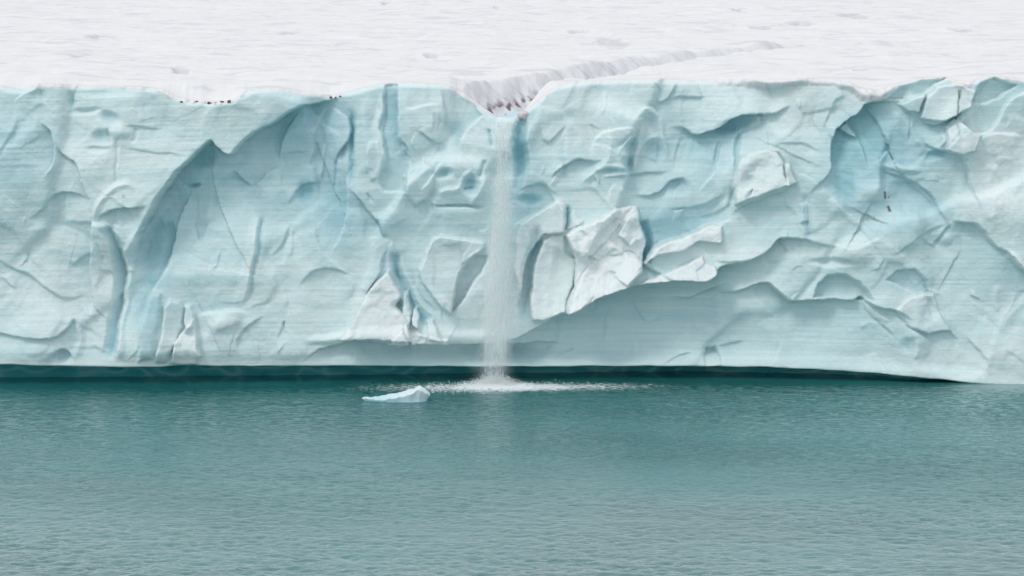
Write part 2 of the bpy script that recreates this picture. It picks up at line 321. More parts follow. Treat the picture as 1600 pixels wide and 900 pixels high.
# behind and right of the fall
blob(812, 235, 12, 60, -1.1, blue=.7); ridge([(820, 185), (823, 230), (826, 290)], -.4, wl=5, wr=4, blue=.3); blob(828, 312, 20, 10, -.8, blue=.5)
ridge([(764, 200), (767, 230)], -.8, wl=6, wr=6, blue=.6)
edge([(842, 192), (850, 210), (858, 222), (872, 208), (888, 192)], .5, up=20, dn=20, soft=2)
ridge([(882, 215), (880, 240), (878, 280)], -.4, wl=6, wr=16, blue=.3)
ridge([(894, 180), (886, 215), (878, 258)], .3, wl=14, wr=16)
ridge([(949, 140), (947, 162), (942, 182)], .3, wl=4, wr=6)
edge([(1020, 158), (1036, 159), (1046, 150), (1052, 138), (1058, 128)], .7, up=34, dn=30, soft=2)
edge([(1045, 156), (1062, 150), (1080, 151), (1106, 150)], .6, up=26, dn=14, soft=2.5)
edge([(1040, 200), (1068, 200), (1090, 210), (1120, 202), (1143, 187), (1160, 182), (1192, 180), (1216, 175), (1232, 160)], [.8, 1.3, 2.2, 1.6, .8], up=60, dn=44, soft=2, bal=.6, blue=.35)
blob(1148, 196, 32, 12, -1.2, -15, blue=.7)
ridge([(1196, 184), (1176, 200), (1158, 208), (1150, 230), (1150, 258), (1146, 290), (1140, 316), (1138, 340)], [-.5, -1.2, -1.2, -.8], wl=7, wr=6, ta=.05, tb=.15, blue=.5)
ridge([(1190, 188), (1172, 202), (1156, 212)], .6, wl=8, wr=8, white=.2)
edge([(1132, 222), (1120, 250), (1112, 272), (1092, 300)], .9, up=30, dn=44, soft=2, blue=.35); edge([(1124, 212), (1118, 240), (1110, 262)], -.4, up=20, dn=20, soft=2)
# folded knot in the middle
ridge([(990, 168), (1010, 170), (1028, 184), (1038, 210), (1046, 252)], .8, wl=6, wr=14, white=.15)
edge([(996, 170), (1018, 168), (1034, 184)], -.6, up=14, dn=20, soft=2)
ridge([(1005, 178), (1002, 205), (996, 235), (984, 276)], .9, wl=9, wr=8, white=.15)
ridge([(1036, 212), (1010, 222), (996, 245), (988, 272)], .7, wl=10, wr=7, white=.1)
blob(1020, 236, 20, 22, -.8, blue=.2); blob(982, 226, 16, 14, -.8, -30, blue=.25); blob(980, 256, 12, 14, -.9, blue=.35)
edge([(962, 245), (968, 230), (985, 212), (1000, 205)], -.6, up=20, dn=20, soft=2)
edge([(925, 235), (932, 218), (950, 205), (975, 198), (996, 200)], -.6, up=24, dn=30, soft=2, blue=.1)
ridge([(952, 205), (955, 235), (946, 255), (925, 272), (905, 285)], .8, wl=12, wr=12)
edge([(858, 292), (868, 268), (882, 256), (905, 250), (935, 251), (942, 240)], [.6, 1.2, 1.2, .6], up=20, dn=34, soft=2, blue=.35)
ridge([(862, 292), (870, 272), (882, 258)], .7, wl=6, wr=8, white=.3)
ridge([(905, 290), (920, 274), (945, 262), (972, 262), (984, 274)], .6, wl=6, wr=14); blob(955, 268, 24, 7, -.6, blue=.3)
edge([(935, 285), (960, 275), (1000, 272), (1035, 270), (1052, 262)], .6, up=18, dn=26, soft=2); edge([(985, 305), (1015, 306), (1035, 298), (1048, 282), (1068, 280), (1075, 300)], .8, up=26, dn=24, soft=2, blue=.25)
ridge([(972, 290), (978, 305), (970, 318)], .6, wl=6, wr=6); blob(1062, 292, 18, 14, -.6, blue=.25)
edge([(806, 300), (830, 290), (850, 288), (862, 300), (880, 305)], .6, up=26, dn=30, soft=3, blue=.15)
edge([(1040, 330), (1075, 325), (1110, 315), (1140, 300)], .5, up=24, dn=40, soft=3); edge([(1092, 340), (1120, 330), (1142, 316)], .5, up=16, dn=20, soft=2, blue=.2)
# right of centre: blocks thrown up
edge([(800, 352), (835, 335), (868, 316)], -1.3, up=30, dn=60, soft=2.5, ta=.2, tb=.02)
poly([(806, 372), (812, 350), (845, 330), (872, 313), (882, 318), (881, 362), (850, 366), (838, 380), (826, 400), (812, 470), (805, 420)], 1.1, 4, gx=.9, gy=.9, white=.4)
ridge([(868, 314), (880, 320), (882, 345), (880, 364)], .5, wl=6, wr=8, white=.5)
ridge([(885, 318), (887, 345), (884, 366)], -1.3, wl=7, wr=3, ta=.2, tb=.25, blue=1); poly([(888, 335), (896, 328), (905, 342), (912, 344), (898, 358), (888, 360)], .4, 3, white=.2)
ridge([(842, 350), (838, 380), (830, 410), (824, 450), (823, 485), (832, 500)], [-1, -2, -1.8, -.8], wl=9, wr=13, ta=.1, tb=.1, p=.8, blue=.8)
poly([(836, 410), (848, 373), (862, 365), (881, 367), (884, 395), (898, 408), (897, 445), (886, 470), (884, 487), (850, 500), (832, 500), (826, 460)], 1.2, 6, gx=-.8, gy=1.0, white=.6, rough=.05)
ridge([(862, 372), (862, 410), (856, 450), (852, 490)], .35, wl=12, wr=14)
poly([(884, 366), (920, 346), (958, 327), (985, 321), (996, 322), (1000, 345), (1008, 372), (1011, 386), (1004, 406), (1003, 426), (976, 451), (936, 464), (884, 488), (886, 470), (898, 445), (897, 405)], 2.1, 4, gx=-1.1, gy=1.3, white=1.0, rough=.12)
ridge([(960, 372), (968, 350), (984, 330), (994, 322)], -.5, wl=5, wr=5, ta=.1, tb=.1); ridge([(975, 375), (985, 355), (996, 335)], .4, wl=8, wr=5)
ridge([(886, 486), (892, 468), (900, 440), (914, 418), (936, 400)], -.5, wl=3, wr=3, ta=.1, tb=.2, blue=.3)
edge([(940, 400), (965, 396), (985, 390), (1002, 408)], .5, up=16, dn=16, soft=2); edge([(985, 388), (990, 375), (1008, 372)], -.5, up=14, dn=12, soft=1.5)
ridge([(915, 420), (932, 400), (948, 384), (980, 390)], .4, wl=10, wr=10, white=.2)
ridge([(1003, 345), (1012, 372), (1014, 388), (1006, 408)], -1.8, wl=12, wr=4, ta=.1, tb=.05, p=.9, blue=1); 
edge([(1004, 412), (1020, 390), (1050, 376), (1085, 362), (1112, 350), (1142, 342)], [-1.8, -1.8, -1.4, -.6], up=55, dn=60, soft=2.2, ta=.03, tb=.1, bal=.4)
poly([(1005, 411), (1022, 389), (1052, 375), (1086, 362), (1112, 351), (1128, 352), (1124, 380), (1090, 378), (1062, 392), (1030, 398)], 1.0, 3, gy=1.8, white=.8, rough=.1)
edge([(1003, 411), (1014, 420), (1031, 425)], .9, up=12, dn=18, soft=1.5, ta=.02, blue=.3)
poly([(985, 449), (1026, 429), (1060, 413), (1096, 401), (1101, 410), (1117, 413), (1119, 425), (1106, 437), (1050, 439), (1005, 443)], 1.2, 3, gy=1.6, white=.8, rough=.06)
poly([(1085, 420), (1100, 409), (1117, 413), (1119, 425), (1106, 436), (1088, 436)], -.2, 3, blue=.2)
edge([(1100, 404), (1150, 408), (1190, 398)], .3, up=20, dn=10, soft=2)
poly([(1148, 262), (1158, 244), (1175, 236), (1196, 231), (1210, 236), (1222, 252), (1226, 275), (1232, 290), (1200, 300), (1165, 312), (1148, 320), (1142, 290)], .9, 6, gx=.4, gy=1.2, white=.55, rough=.08)
edge([(1140, 338), (1165, 318), (1190, 309), (1218, 300), (1246, 286)], 1.0, up=22, dn=44, soft=2.2, blue=.25)
poly([(1224, 256), (1231, 254), (1238, 272), (1245, 286), (1228, 290)], 1.1, 3, gx=-2, white=.7); blob(1168, 283, 10, 12, -.6, 60, blue=.3)
edge([(1200, 178), (1216, 176), (1234, 164)], .6, up=16, dn=16, soft=2); edge([(1190, 232), (1215, 240), (1232, 262)], .5, up=20, dn=12, soft=2)
edge([(1285, 205), (1295, 178), (1305, 158), (1330, 148)], .5, up=20, dn=20, soft=3); edge([(1200, 226), (1250, 224), (1290, 240)], .4, up=14, dn=30, soft=4)
ridge([(1262, 300), (1258, 330), (1262, 356), (1270, 380)], -.9, wl=12, wr=12, blue=.45); poly([(1250, 318), (1262, 316), (1262, 345), (1248, 348)], .4, 4, white=.1)
# lower right wall under the long ledge
poly([(1272, 466), (1279, 445), (1291, 431), (1320, 428), (1344, 440), (1357, 458), (1362, 469), (1330, 468), (1300, 469)], -1.5, 7, gy=-1, blue=.1)
poly([(1101, 574), (1102, 556), (1108, 546), (1122, 545), (1127, 560), (1128, 574)], -1.1, 6, gx=-1); edge([(1122, 546), (1145, 538), (1168, 535)], .5, up=16, dn=24, soft=2)
edge([(1030, 572), (1055, 563), (1074, 555), (1090, 552)], .7, up=20, dn=24, soft=2.5); edge([(990, 460), (996, 485), (1012, 505), (1030, 498), (1034, 470)], .35, up=14, dn=18, soft=3)
edge([(862, 575), (880, 555), (905, 545)], -.4, up=30, dn=30, soft=4); edge([(950, 490), (948, 520), (942, 545)], .3, up=50, dn=50, soft=5)
poly([(1385, 436), (1402, 421), (1430, 420), (1448, 438), (1454, 458), (1436, 460), (1414, 452)], -.7, 4, blue=.25, rough=.06)
poly([(1399, 484), (1420, 466), (1440, 458), (1458, 460), (1472, 492), (1486, 517), (1450, 524), (1416, 506)], .7, 5, gx=.6, gy=.5, white=.35)
edge([(1436, 436), (1452, 452), (1466, 484), (1482, 512), (1510, 545)], .6, up=50, dn=30, soft=2.5)
edge([(1344, 468), (1362, 492), (1384, 512), (1402, 532)], .6, up=30, dn=26, soft=2.5); edge([(1395, 484), (1412, 502), (1430, 516), (1470, 545)], -.7, up=22, dn=40, soft=3)
ridge([(1355, 472), (1368, 488), (1392, 506)], .6, wl=9, wr=9, white=.3); ridge([(1345, 515), (1362, 506), (1376, 512)], .4, wl=8, wr=8)
blob(1420, 538, 16, 14, -.6, blue=.2); ridge([(1434, 528), (1432, 550), (1428, 562)], .4, wl=6, wr=6, white=.2)
edge([(1510, 525), (1535, 550), (1548, 575)], .5, up=40, dn=30, soft=3); ridge([(1560, 520), (1566, 500), (1580, 480), (1584, 455)], .5, wl=12, wr=12, white=.25); ridge([(1560, 445), (1556, 470), (1562, 490)], .4, wl=10, wr=8, white=.15)
edge([(1385, 405), (1420, 380), (1450, 362), (1488, 350)], .4, up=30, dn=40, soft=4); blob(1300, 410, 34, 7, -.4); edge([(1215, 372), (1226, 385), (1235, 395)], .4, up=14, dn=14, soft=2)
blob(1335, 395, 30, 22, .4, white=.25); edge([(1290, 378), (1330, 385), (1365, 374), (1385, 360)], -.35, up=20, dn=26, soft=3)
ridge([(1570, 396), (1582, 405), (1602, 424)], 1.0, wl=12, wr=6, white=.9); edge([(1455, 388), (1475, 362), (1490, 350)], .7, up=30, dn=26, soft=3, blue=.2)
blob(1478, 372, 12, 14, .4); ridge([(1600, 465), (1585, 425), (1560, 398)], .3, wl=10, wr=10)
# upper right: blue chamber
poly([(1384, 158), (1406, 137), (1440, 125), (1480, 121), (1458, 131), (1442, 146), (1412, 155)], -.9, 4, gy=-1, blue=.1)
poly([(1516, 160), (1526, 132), (1550, 122), (1588, 131), (1562, 154), (1530, 161)], -.9, 4, gy=-1, blue=.1)
poly([(1403, 163), (1446, 145), (1434, 177), (1420, 176)], .9, 3, gx=.6, white=.2)
poly([(1435, 186), (1445, 152), (1460, 134), (1496, 131), (1520, 142), (1514, 170), (1490, 181), (1474, 188)], 1.0, 3, gx=.4, gy=.8, white=.3)
edge([(1436, 189), (1455, 193), (1475, 190), (1491, 182), (1514, 172)], 1.2, up=16, dn=16, soft=1.8, blue=.7)
poly([(1474, 234), (1476, 197), (1490, 185), (1501, 190), (1516, 206), (1530, 212), (1520, 236), (1500, 240)], 1.0, 3, gx=-.8, gy=.8, white=.4)
edge([(1500, 190), (1518, 207), (1545, 205), (1556, 190), (1570, 165), (1586, 148), (1612, 138)], -1.5, up=40, dn=90, soft=2, ta=.05, tb=.05, blue=.25)
edge([(1444, 196), (1447, 226), (1470, 236), (1500, 240), (1506, 252), (1515, 285), (1526, 312), (1532, 345)], [.6, 1.2, 1.2, .8], up=80, dn=60, soft=2.5, blue=.3)
ridge([(1432, 178), (1424, 205), (1442, 230)], .4, wl=8, wr=8); edge([(1410, 170), (1424, 182), (1436, 182)], .4, up=12, dn=14, soft=2)
poly([(1311, 199), (1325, 192), (1338, 205), (1341, 216), (1326, 210)], .8, 3, gx=-1, white=.25); edge([(1338, 205), (1348, 232), (1358, 262)], -.6, up=26, dn=30, soft=2)
edge([(1360, 257), (1380, 248), (1388, 238), (1400, 252), (1420, 258), (1442, 255)], -1.0, up=34, dn=20, soft=2, blue=.1)
edge([(1368, 258), (1385, 270), (1420, 279), (1440, 292), (1460, 310), (1475, 340), (1497, 368)], [.6, .9, .8], up=20, dn=50, soft=2, blue=.15)
blob(1408, 262, 34, 7, .3, 6, white=.3); blob(1460, 243, 22, 8, -.9, -8, blue=.5); blob(1320, 290, 20, 34, -.6, blue=.35)
ridge([(1560, 250), (1545, 280), (1552, 310), (1545, 350)], .5, wl=20, wr=20, white=.15); blob(1507, 250, 6, 5, -.5)
blob(1560, 330, 60, 40, .3, white=.2); edge([(1530, 215), (1560, 207), (1600, 212)], -.4, up=20, dn=30, soft=4)
blob(1305, 325, 14, 18, .3, white=.25); blob(1370, 300, 36, 18, .4, white=.25)
# shards leaning over one another in the big block
poly([(905, 372), (930, 352), (958, 340), (972, 346), (950, 372), (925, 396), (905, 400)], .25, 2, gx=1.2, gy=1.5, white=.2)
poly([(965, 368), (984, 338), (996, 330), (1000, 356), (1006, 372), (986, 386)], .35, 2, gx=-1.5, gy=.5, white=.2)
poly([(938, 402), (958, 388), (985, 390), (1001, 410), (998, 425), (976, 444), (960, 430)], .3, 2, gx=1.0, gy=1.5, white=.2)
poly([(886, 484), (896, 450), (912, 428), (926, 434), (930, 456), (905, 476)], .3, 2, gx=-1.5, gy=1., white=.2)
# small chips and hairline breaks
rnd = random.Random(11)
for k in range(90):
    cx, cy = rnd.uniform(0, 1600), rnd.uniform(150, 560); ang = rnd.gauss(1.15, .5) * rnd.choice((1, -1, 1)); ln = rnd.uniform(14, 60); bend = rnd.uniform(-.3, .3)
    if 140 < cx < 330 and cy < 300: continue
    if 850 < cx < 1400 and cy > 480 and rnd.random() < .7: continue
    dx, dy = math.cos(ang) * ln / 2, math.sin(ang) * ln / 2
    if k % 3:
        edge([(cx - dx, cy - dy), (cx - dy * bend, cy + dx * bend), (cx + dx, cy + dy)], rnd.uniform(.12, .34) * rnd.choice((1, -1)), up=rnd.uniform(12, 34), dn=rnd.uniform(12, 34), soft=1.6, ta=.35, tb=.35)
    else:
        r1, r2, r3 = (rnd.uniform(.15, .5) for _ in range(3))
        poly([(cx - dx, cy - dy), (cx + dy * r1, cy - dx * r1), (cx + dx, cy + dy), (cx - dy * r2, cy + dx * r3)], rnd.uniform(-.15, .30), 2.0, gx=rnd.uniform(-2, 2), gy=rnd.uniform(-.6, 2.2), white=rnd.choice((0, 0, .15)), blue=rnd.choice((0, 0, .10)))
# dirt in cracks
for pts, wd, a in (([(1494, 138), (1495, 160), (1492, 196)], 2.4, .9), ([(1498, 140), (1496, 158)], 2.4, .6), ([(1384, 300), (1387, 315)], 2.6, 1.5), ([(1389, 322), (1391, 332)], 3, 1.4), ([(1391, 309), (1394, 312)], 2.5, .8), ([(1494, 190), (1494, 218)], 3, .35)):
    b = box(pts, 8); s, t = sdline(Uw[b], Vw[b], pts, 4); DI[b] += a * np.clip(1 - np.abs(s) / wd, 0, 1) * ends(t, .1, .3)
# broad patches of denser and paler ice
for p in ((1130, 540, 330, 50, .30), (960, 490, 100, 40, .2), (300, 400, 90, 120, .18), (490, 220, 70, 70, .25), (560, 300, 100, 90, .12), (170, 190, 90, 40, .2), (1500, 430, 90, 90, .15), (1390, 220, 80, 55, .7), (1340, 290, 50, 60, .35), (1420, 330, 60, 40, .3), (20, 230, 40, 60, .4), (60, 280, 50, 40, .15), (500, 240, 60, 90, .35), (520, 340, 40, 60, .4), (390, 330, 60, 60, .2),
          (610, 200, 40, 80, .2), (820, 300, 30, 120, .4), (860, 280, 60, 40, .2), (990, 240, 60, 50, .15), (1070, 225, 60, 30, .25), (1080, 330, 70, 40, .15), (1250, 340, 60, 30, .2),
          (700, 290, 60, 40, .2), (560, 380, 50, 50, .1), (100, 330, 60, 30, .1), (240, 480, 30, 60, .35), (330, 280, 60, 40, .15), (1000, 365, 30, 40, .2), (1300, 440, 70, 40, .15), (640, 350, 90, 30, .25), (1040, 350, 60, 24, .4), (1180, 350, 50, 30, .2)):
    blob(p[0], p[1], p[2] * 1.3, p[3] * 1.3, 0, p=1.5, blue=p[4] * .62)
for p in ((170, 250, 110, 90, .3), (60, 400, 120, 80, .15), (170, 430, 24, 70, .35), (100, 480, 100, 50, .3), (930, 180, 70, 50, .25), (1180, 160, 120, 40, .2), (700, 180, 70, 40, .2), (600, 480, 60, 40, .2),
          (780, 460, 60, 70, .4), (1560, 280, 70, 90, .45), (1560, 220, 60, 40, .3), (1440, 560, 120, 20, .35), (1580, 560, 60, 30, .3), (200, 570, 300, 10, .3), (940, 400, 70, 60, .2), (1220, 200, 50, 40, .15), (345, 500, 50, 30, .2), (1270, 130, 120, 26, .45), (1350, 140, 30, 20, .8)):
    blob(p[0], p[1], p[2], p[3], 0, p=1.2, white=p[4])
# chips, scallops and layering everywhere
amp = .55 + .45 * sstep(vn(U / 170, V / 120, 44) * 1.2 + .5)
H += near * amp * .12 * (scallop(Uw / 74, Vw / 92, 50) - .3) + near * amp * .05 * (scallop(Uw / 33, Vw / 42, 55) - .3)
H += near * amp * .05 * (scallop(Uw / 13, Vw / 15, 60) - .3) * sstep(WH * 1.5 + .35 + vn(U / 50, V / 50, 47))
flat = np.clip(1 - .8 * np.clip(1.3 - np.hypot((U - 240) / 120, (V - 210) / 90), 0, 1) - .75 * np.clip(1.4 - np.hypot((U - 1130) / 300, (V - 530) / 55), 0, 1), 0, 1)
SHD = 0
for sc, am, sd_, an, kk in ((190, 1.3, 700, .5, 30), (85, .22, 720, -.4, 40)):
    xr = (Uw + 18 * vn(U / 80, V / 80, sd_ + 8) + an * V) / sc; yr = (Vw + 18 * vn(U / 80, V / 80, sd_ + 9) - an * .5 * U) / (sc * 1.35)
    v_, s_ = cells(xr, yr, sd_, kk)
    H += near * (.25 + .75 * flat) * am * v_; SHD = SHD + (s_ - .5) * flat * near
tilt = V + (U - 800) * .01 + 2.2 * vn(U / 160, V / 90, 81) + np.where(U < 420, (420 - U) * -.05, 0)
lay = vn(U / 220, tilt / 5.5, 82) * .6 + vn(U / 120, tilt / 2.6, 83) * .45 + vn(U / 400, tilt / 14, 84) * .7
calm = np.clip(1 - WH * .9, .15, 1)
H += lay * .018 * calm * (1 + .8 * sstep((420 - U) / 200) * sstep((330 - V) / 60))
H += .022 * fbm(U / 16, V / 16, 4, 90) + .03 * np.clip(WH, 0, 1) * fbm(U / 9, V / 9, 4, 93)
STR = lay
BL += .16 * SHD
# snow cap rolls over the brink
VS = [(-80, 136), (0, 138), (40, 140), (60, 138), (130, 137), (240, 140), (275, 156), (300, 161), (335, 164), (370, 161), (390, 142), (440, 140), (470, 148), (505, 154), (520, 152), (560, 141), (590, 134), (620, 131), (690, 134),
      (730, 160), (770, 181), (812, 183), (840, 163), (860, 148), (880, 134), (900, 130), (1000, 127), (1100, 128), (1150, 135), (1200, 138), (1250, 133), (1300, 134), (1335, 146), (1345, 158), (1374, 160), (1390, 149), (1410, 132), (1450, 124), (1478, 124), (1490, 138), (1510, 140),
      (1525, 128), (1550, 123), (1600, 132), (1680, 130)]
vs = ip(U, VS) + 2.5 * fbm(U / 12, V * 0 + 2, 3, 95)
cap = sstep((vs - V) / 2.5 + .5)
WH = np.clip(WH, 0, .85) ; SN = cap
H += .35 * cap * np.clip((vs - V) / 10, 0, 1)
d0 = (V - ip(U, VTOP)) / 9.0
H -= .55 * np.clip(1 - d0, 0, 1)**2            # rounded brink
DI += .9 * cap * np.clip(1 - np.abs(V - vs) / 5, 0, 1) * sstep(vn(U / 7, V / 6, 97) * 2.2 - .1) * (np.exp(-((U - 330) / 42)**2) + np.exp(-((U - 518) / 10)**2))
DI += .22 * cap * np.exp(-((U - 1365) / 26)**2) * sstep(fbm(U / 8, V / 8, 3, 98) + .4)
# undercut at the waterline
VL = [(-80, 569), (0, 569), (120, 572), (200, 573), (300, 570), (400, 571), (560, 571), (700, 573), (800, 574), (1000, 573), (1100, 573), (1200, 574), (1290, 578), (1350, 582), (1400, 586), (1450, 590), (1500, 595), (1560, 602), (1600, 610), (1700, 612)]
vl = ip(U, VL) + 1.2 * vn(U / 45, U * 0, 99)
body = sstep((vl - V) / 18 + 1); H *= np.clip(.35 + .65 * sstep((vl - V) / 26), 0, 1)
nd = ip(U, [(-200, 4.2), (1150, 4.2), (1300, 3.8), (1400, 3.2), (1480, 2.2), (1560, 1.2), (4000, .5)])
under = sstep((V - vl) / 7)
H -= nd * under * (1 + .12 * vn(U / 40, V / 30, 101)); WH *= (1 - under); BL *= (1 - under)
Y = YB - H
# ------------------------------------------------------------------ materials
def mat(name):
    m = bpy.data.materials.new(name); m.use_nodes = True; nt = m.node_tree
    return m, nt, nt.nodes['Principled BSDF']
def ramp(nt, src, stops):
    r = N(nt, 'ShaderNodeValToRGB'); e = r.color_ramp.elements
    e[0].position, e[0].color = stops[0][0], (*stops[0][1], 1); e[1].position, e[1].color = stops[-1][0], (*stops[-1][1], 1)
    for p, c in stops[1:-1]: x = e.new(p); x.color = (*c, 1)
    nt.links.new(src, r.inputs[0]); return r
def noise(nt, scale, vec=None, detail=4, rough=.5, sc3=None):
    n = N(nt, 'ShaderNodeTexNoise'); n.inputs['Scale'].default_value = scale; n.inputs['Detail'].default_value = detail; n.inputs['Roughness'].default_value = rough
    t = N(nt, 'ShaderNodeTexCoord')
    if sc3 is not None:
        m = N(nt, 'ShaderNodeMapping'); m.inputs['Scale'].default_value = sc3; nt.links.new(t.outputs['Object'], m.inputs[0]); nt.links.new(m.outputs[0], n.inputs[0])
    else: nt.links.new(t.outputs['Object'], n.inputs[0])
    return n
def mix(nt, fac, a, b, mode='MIX'):
    m = N(nt, 'ShaderNodeMixRGB', blend_type=mode)
    for i, v in enumerate((fac, a, b)):
        if isinstance(v, (int, float)): m.inputs[i].default_value = v
        elif isinstance(v, tuple): m.inputs[i].default_value = (*v, 1)
        else: nt.links.new(v, m.inputs[i])
    return m.outputs[0]
def math_(nt, op, a, b=0., clamp=False):
    m = N(nt, 'ShaderNodeMath', operation=op, use_clamp=clamp)
    for i, v in enumerate((a, b)):
        if isinstance(v, (int, float)): m.inputs[i].default_value = v
        else: nt.links.new(v, m.inputs[i])
    return m.outputs[0]
def bump(nt, p, h, dist, strength=1.):
    b = N(nt, 'ShaderNodeBump'); b.inputs['Distance'].default_value = dist; b.inputs['Strength'].default_value = strength
    nt.links.new(h, b.inputs['Height']); nt.links.new(b.outputs[0], p.inputs['Normal'])

ICE, nt, p = mat('glacier_ice')
at = N(nt, 'ShaderNodeAttribute', attribute_name='kinds'); sep = N(nt, 'ShaderNodeSeparateColor'); nt.links.new(at.outputs['Color'], sep.inputs[0])
at2 = N(nt, 'ShaderNodeAttribute', attribute_name='kinds2'); sep2 = N(nt, 'ShaderNodeSeparateColor'); nt.links.new(at2.outputs['Color'], sep2.inputs[0])
band = noise(nt, 1, detail=6, rough=.62, sc3=(.09, .25, 4.6)); band2 = noise(nt, 1, detail=3, sc3=(.03, .1, .9)); grain = noise(nt, 2.2, detail=7, rough=.6); streak = noise(nt, 1, detail=3, sc3=(.9, .5, .05))
base = mix(nt, ramp(nt, band2.outputs[0], [(.32, (0, 0, 0)), (.68, (1, 1, 1))]).outputs[0], (.69, .855, .872), (.785, .905, .912))
bn = noise(nt, .16, detail=3); bvar = ramp(nt, bn.outputs[0], [(.36, (.1, .1, .1)), (.64, (1.05, 1.05, 1.05))]).outputs[0]
bfac = math_(nt, 'ADD', sep.outputs[0], math_(nt, 'MULTIPLY', math_(nt, 'SUBTRACT', band.outputs[0], .5), bvar))
bfac = math_(nt, 'ADD', bfac, math_(nt, 'MULTIPLY', sep2.outputs[0], .11), clamp=True)
c1 = mix(nt, bfac, base, (.33, .60, .67))
wf = math_(nt, 'ADD', sep.outputs[1], math_(nt, 'MULTIPLY', math_(nt, 'SUBTRACT', grain.outputs[0], .5), .5), clamp=True)
c2 = mix(nt, wf, c1, (.87, .925, .935))
c3 = mix(nt, math_(nt, 'MULTIPLY', math_(nt, 'SUBTRACT', streak.outputs[0], .45, ), .35, clamp=True), c2, (.80, .86, .86))
SNOWC = (.835, .84, .845)
c4 = mix(nt, sep2.outputs[1], c3, SNOWC)
c5 = mix(nt, math_(nt, 'MULTIPLY', sep.outputs[2], 1., clamp=True), c4, (.10, .10, .095))
nt.links.new(c5, p.inputs['Base Color']); p.inputs['Roughness'].default_value = .5; p.inputs['Specular IOR Level'].default_value = .35
vo = N(nt, 'ShaderNodeTexVoronoi', feature='DISTANCE_TO_EDGE'); vo.inputs['Scale'].default_value = 1; tv = N(nt, 'ShaderNodeTexCoord'); mv = N(nt, 'ShaderNodeMapping'); mv.inputs['Scale'].default_value = (1.1, .8, .7)
nt.links.new(mix(nt, .35, tv.outputs['Object'], grain.outputs['Color'], 'LINEAR_LIGHT'), mv.inputs[0]); nt.links.new(mv.outputs[0], vo.inputs[0])
hh = math_(nt, 'ADD', math_(nt, 'MULTIPLY', band.outputs[0], .8), math_(nt, 'MULTIPLY', grain.outputs[0], 1.1))
hh = math_(nt, 'ADD', hh, math_(nt, 'MULTIPLY', math_(nt, 'MINIMUM', vo.outputs[0], .12), 1.2))
g6 = noise(nt, 7, detail=5, rough=.65); hh = math_(nt, 'ADD', hh, math_(nt, 'MULTIPLY', g6.outputs[0], .45))
bump(nt, p, hh, .06, .9)
p.inputs['Subsurface Weight'].default_value = .5; p.inputs['Subsurface Radius'].default_value = (.55, .85, 1.0); p.inputs['Subsurface Scale'].default_value = .4

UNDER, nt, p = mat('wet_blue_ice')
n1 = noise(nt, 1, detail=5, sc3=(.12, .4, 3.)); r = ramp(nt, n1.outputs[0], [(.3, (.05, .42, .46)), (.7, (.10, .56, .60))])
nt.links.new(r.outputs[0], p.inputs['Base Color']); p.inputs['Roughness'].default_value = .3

SNOW, nt, p = mat('old_snow')
at = N(nt, 'ShaderNodeAttribute', attribute_name='kinds'); sep = N(nt, 'ShaderNodeSeparateColor'); nt.links.new(at.outputs['Color'], sep.inputs[0])
n1 = noise(nt, .35, detail=6, rough=.6); n2 = noise(nt, 3., detail=5)
b0 = mix(nt, ramp(nt, n1.outputs[0], [(.35, (0, 0, 0)), (.65, (1, 1, 1))]).outputs[0], (.80, .805, .82), SNOWC)
b0 = mix(nt, sep.outputs[0], b0, (.56, .76, .84))
b0 = mix(nt, sep.outputs[1], b0, (.54, .53, .58))
b1 = mix(nt, sep.outputs[2], b0, (.17, .15, .15))
nt.links.new(b1, p.inputs['Base Color']); p.inputs['Roughness'].default_value = .7; p.inputs['Specular IOR Level'].default_value = .2
bump(nt, p, math_(nt, 'ADD', n1.outputs[0], math_(nt, 'MULTIPLY', n2.outputs[0], .25)), .25, .5)

AMPA, AMPB, IORW, WAMP = .10, .08, 1.8, .075
WATER, nt, p = mat('fjord_water')
nt.nodes.remove(p)
outn = nt.nodes['Material Output']
at = N(nt, 'ShaderNodeAttribute', attribute_name='kinds'); sep = N(nt, 'ShaderNodeSeparateColor'); nt.links.new(at.outputs['Color'], sep.inputs[0])
wa = noise(nt, 1, detail=5, rough=.55, sc3=(1.3, 2.3, 1)); wb = noise(nt, 1, detail=3, rough=.5, sc3=(.45, .8, 1)); wc = noise(nt, 1, detail=2, sc3=(.05, .09, 1))
wa_r = math_(nt, 'ABSOLUTE', math_(nt, 'SUBTRACT', wa.outputs[0], .5)); wa_r = math_(nt, 'MULTIPLY', wa_r, -1.3)
hw = math_(nt, 'MULTIPLY', math_(nt, 'ADD', math_(nt, 'MULTIPLY', math_(nt, 'ADD', wa.outputs[0], wa_r), AMPA), math_(nt, 'MULTIPLY', wb.outputs[0], AMPB)), sep.outputs[1])
bm = N(nt, 'ShaderNodeBump'); bm.inputs['Distance'].default_value = 1; bm.inputs['Strength'].default_value = 1; nt.links.new(hw, bm.inputs['Height'])
gl = N(nt, 'ShaderNodeBsdfGlossy'); nt.links.new(sep.outputs[2], gl.inputs['Roughness']); nt.links.new(bm.outputs[0], gl.inputs['Normal']); gl.inputs['Color'].default_value = (.93, .97, 1, 1)
df = N(nt, 'ShaderNodeBsdfDiffuse'); df.inputs['Color'].default_value = (.012, .125, .13, 1)
fr = N(nt, 'ShaderNodeFresnel'); fr.inputs['IOR'].default_value = IORW; nt.links.new(bm.outputs[0], fr.inputs['Normal'])
ms = N(nt, 'ShaderNodeMixShader'); nt.links.new(ramp(nt, wc.outputs[0], [(.3, (.010, .125, .120)), (.7, (.035, .195, .188))]).outputs[0], df.inputs['Color']); nt.links.new(fr.outputs[0], ms.inputs[0]); nt.links.new(df.outputs[0], ms.inputs[1]); nt.links.new(gl.outputs[0], ms.inputs[2])
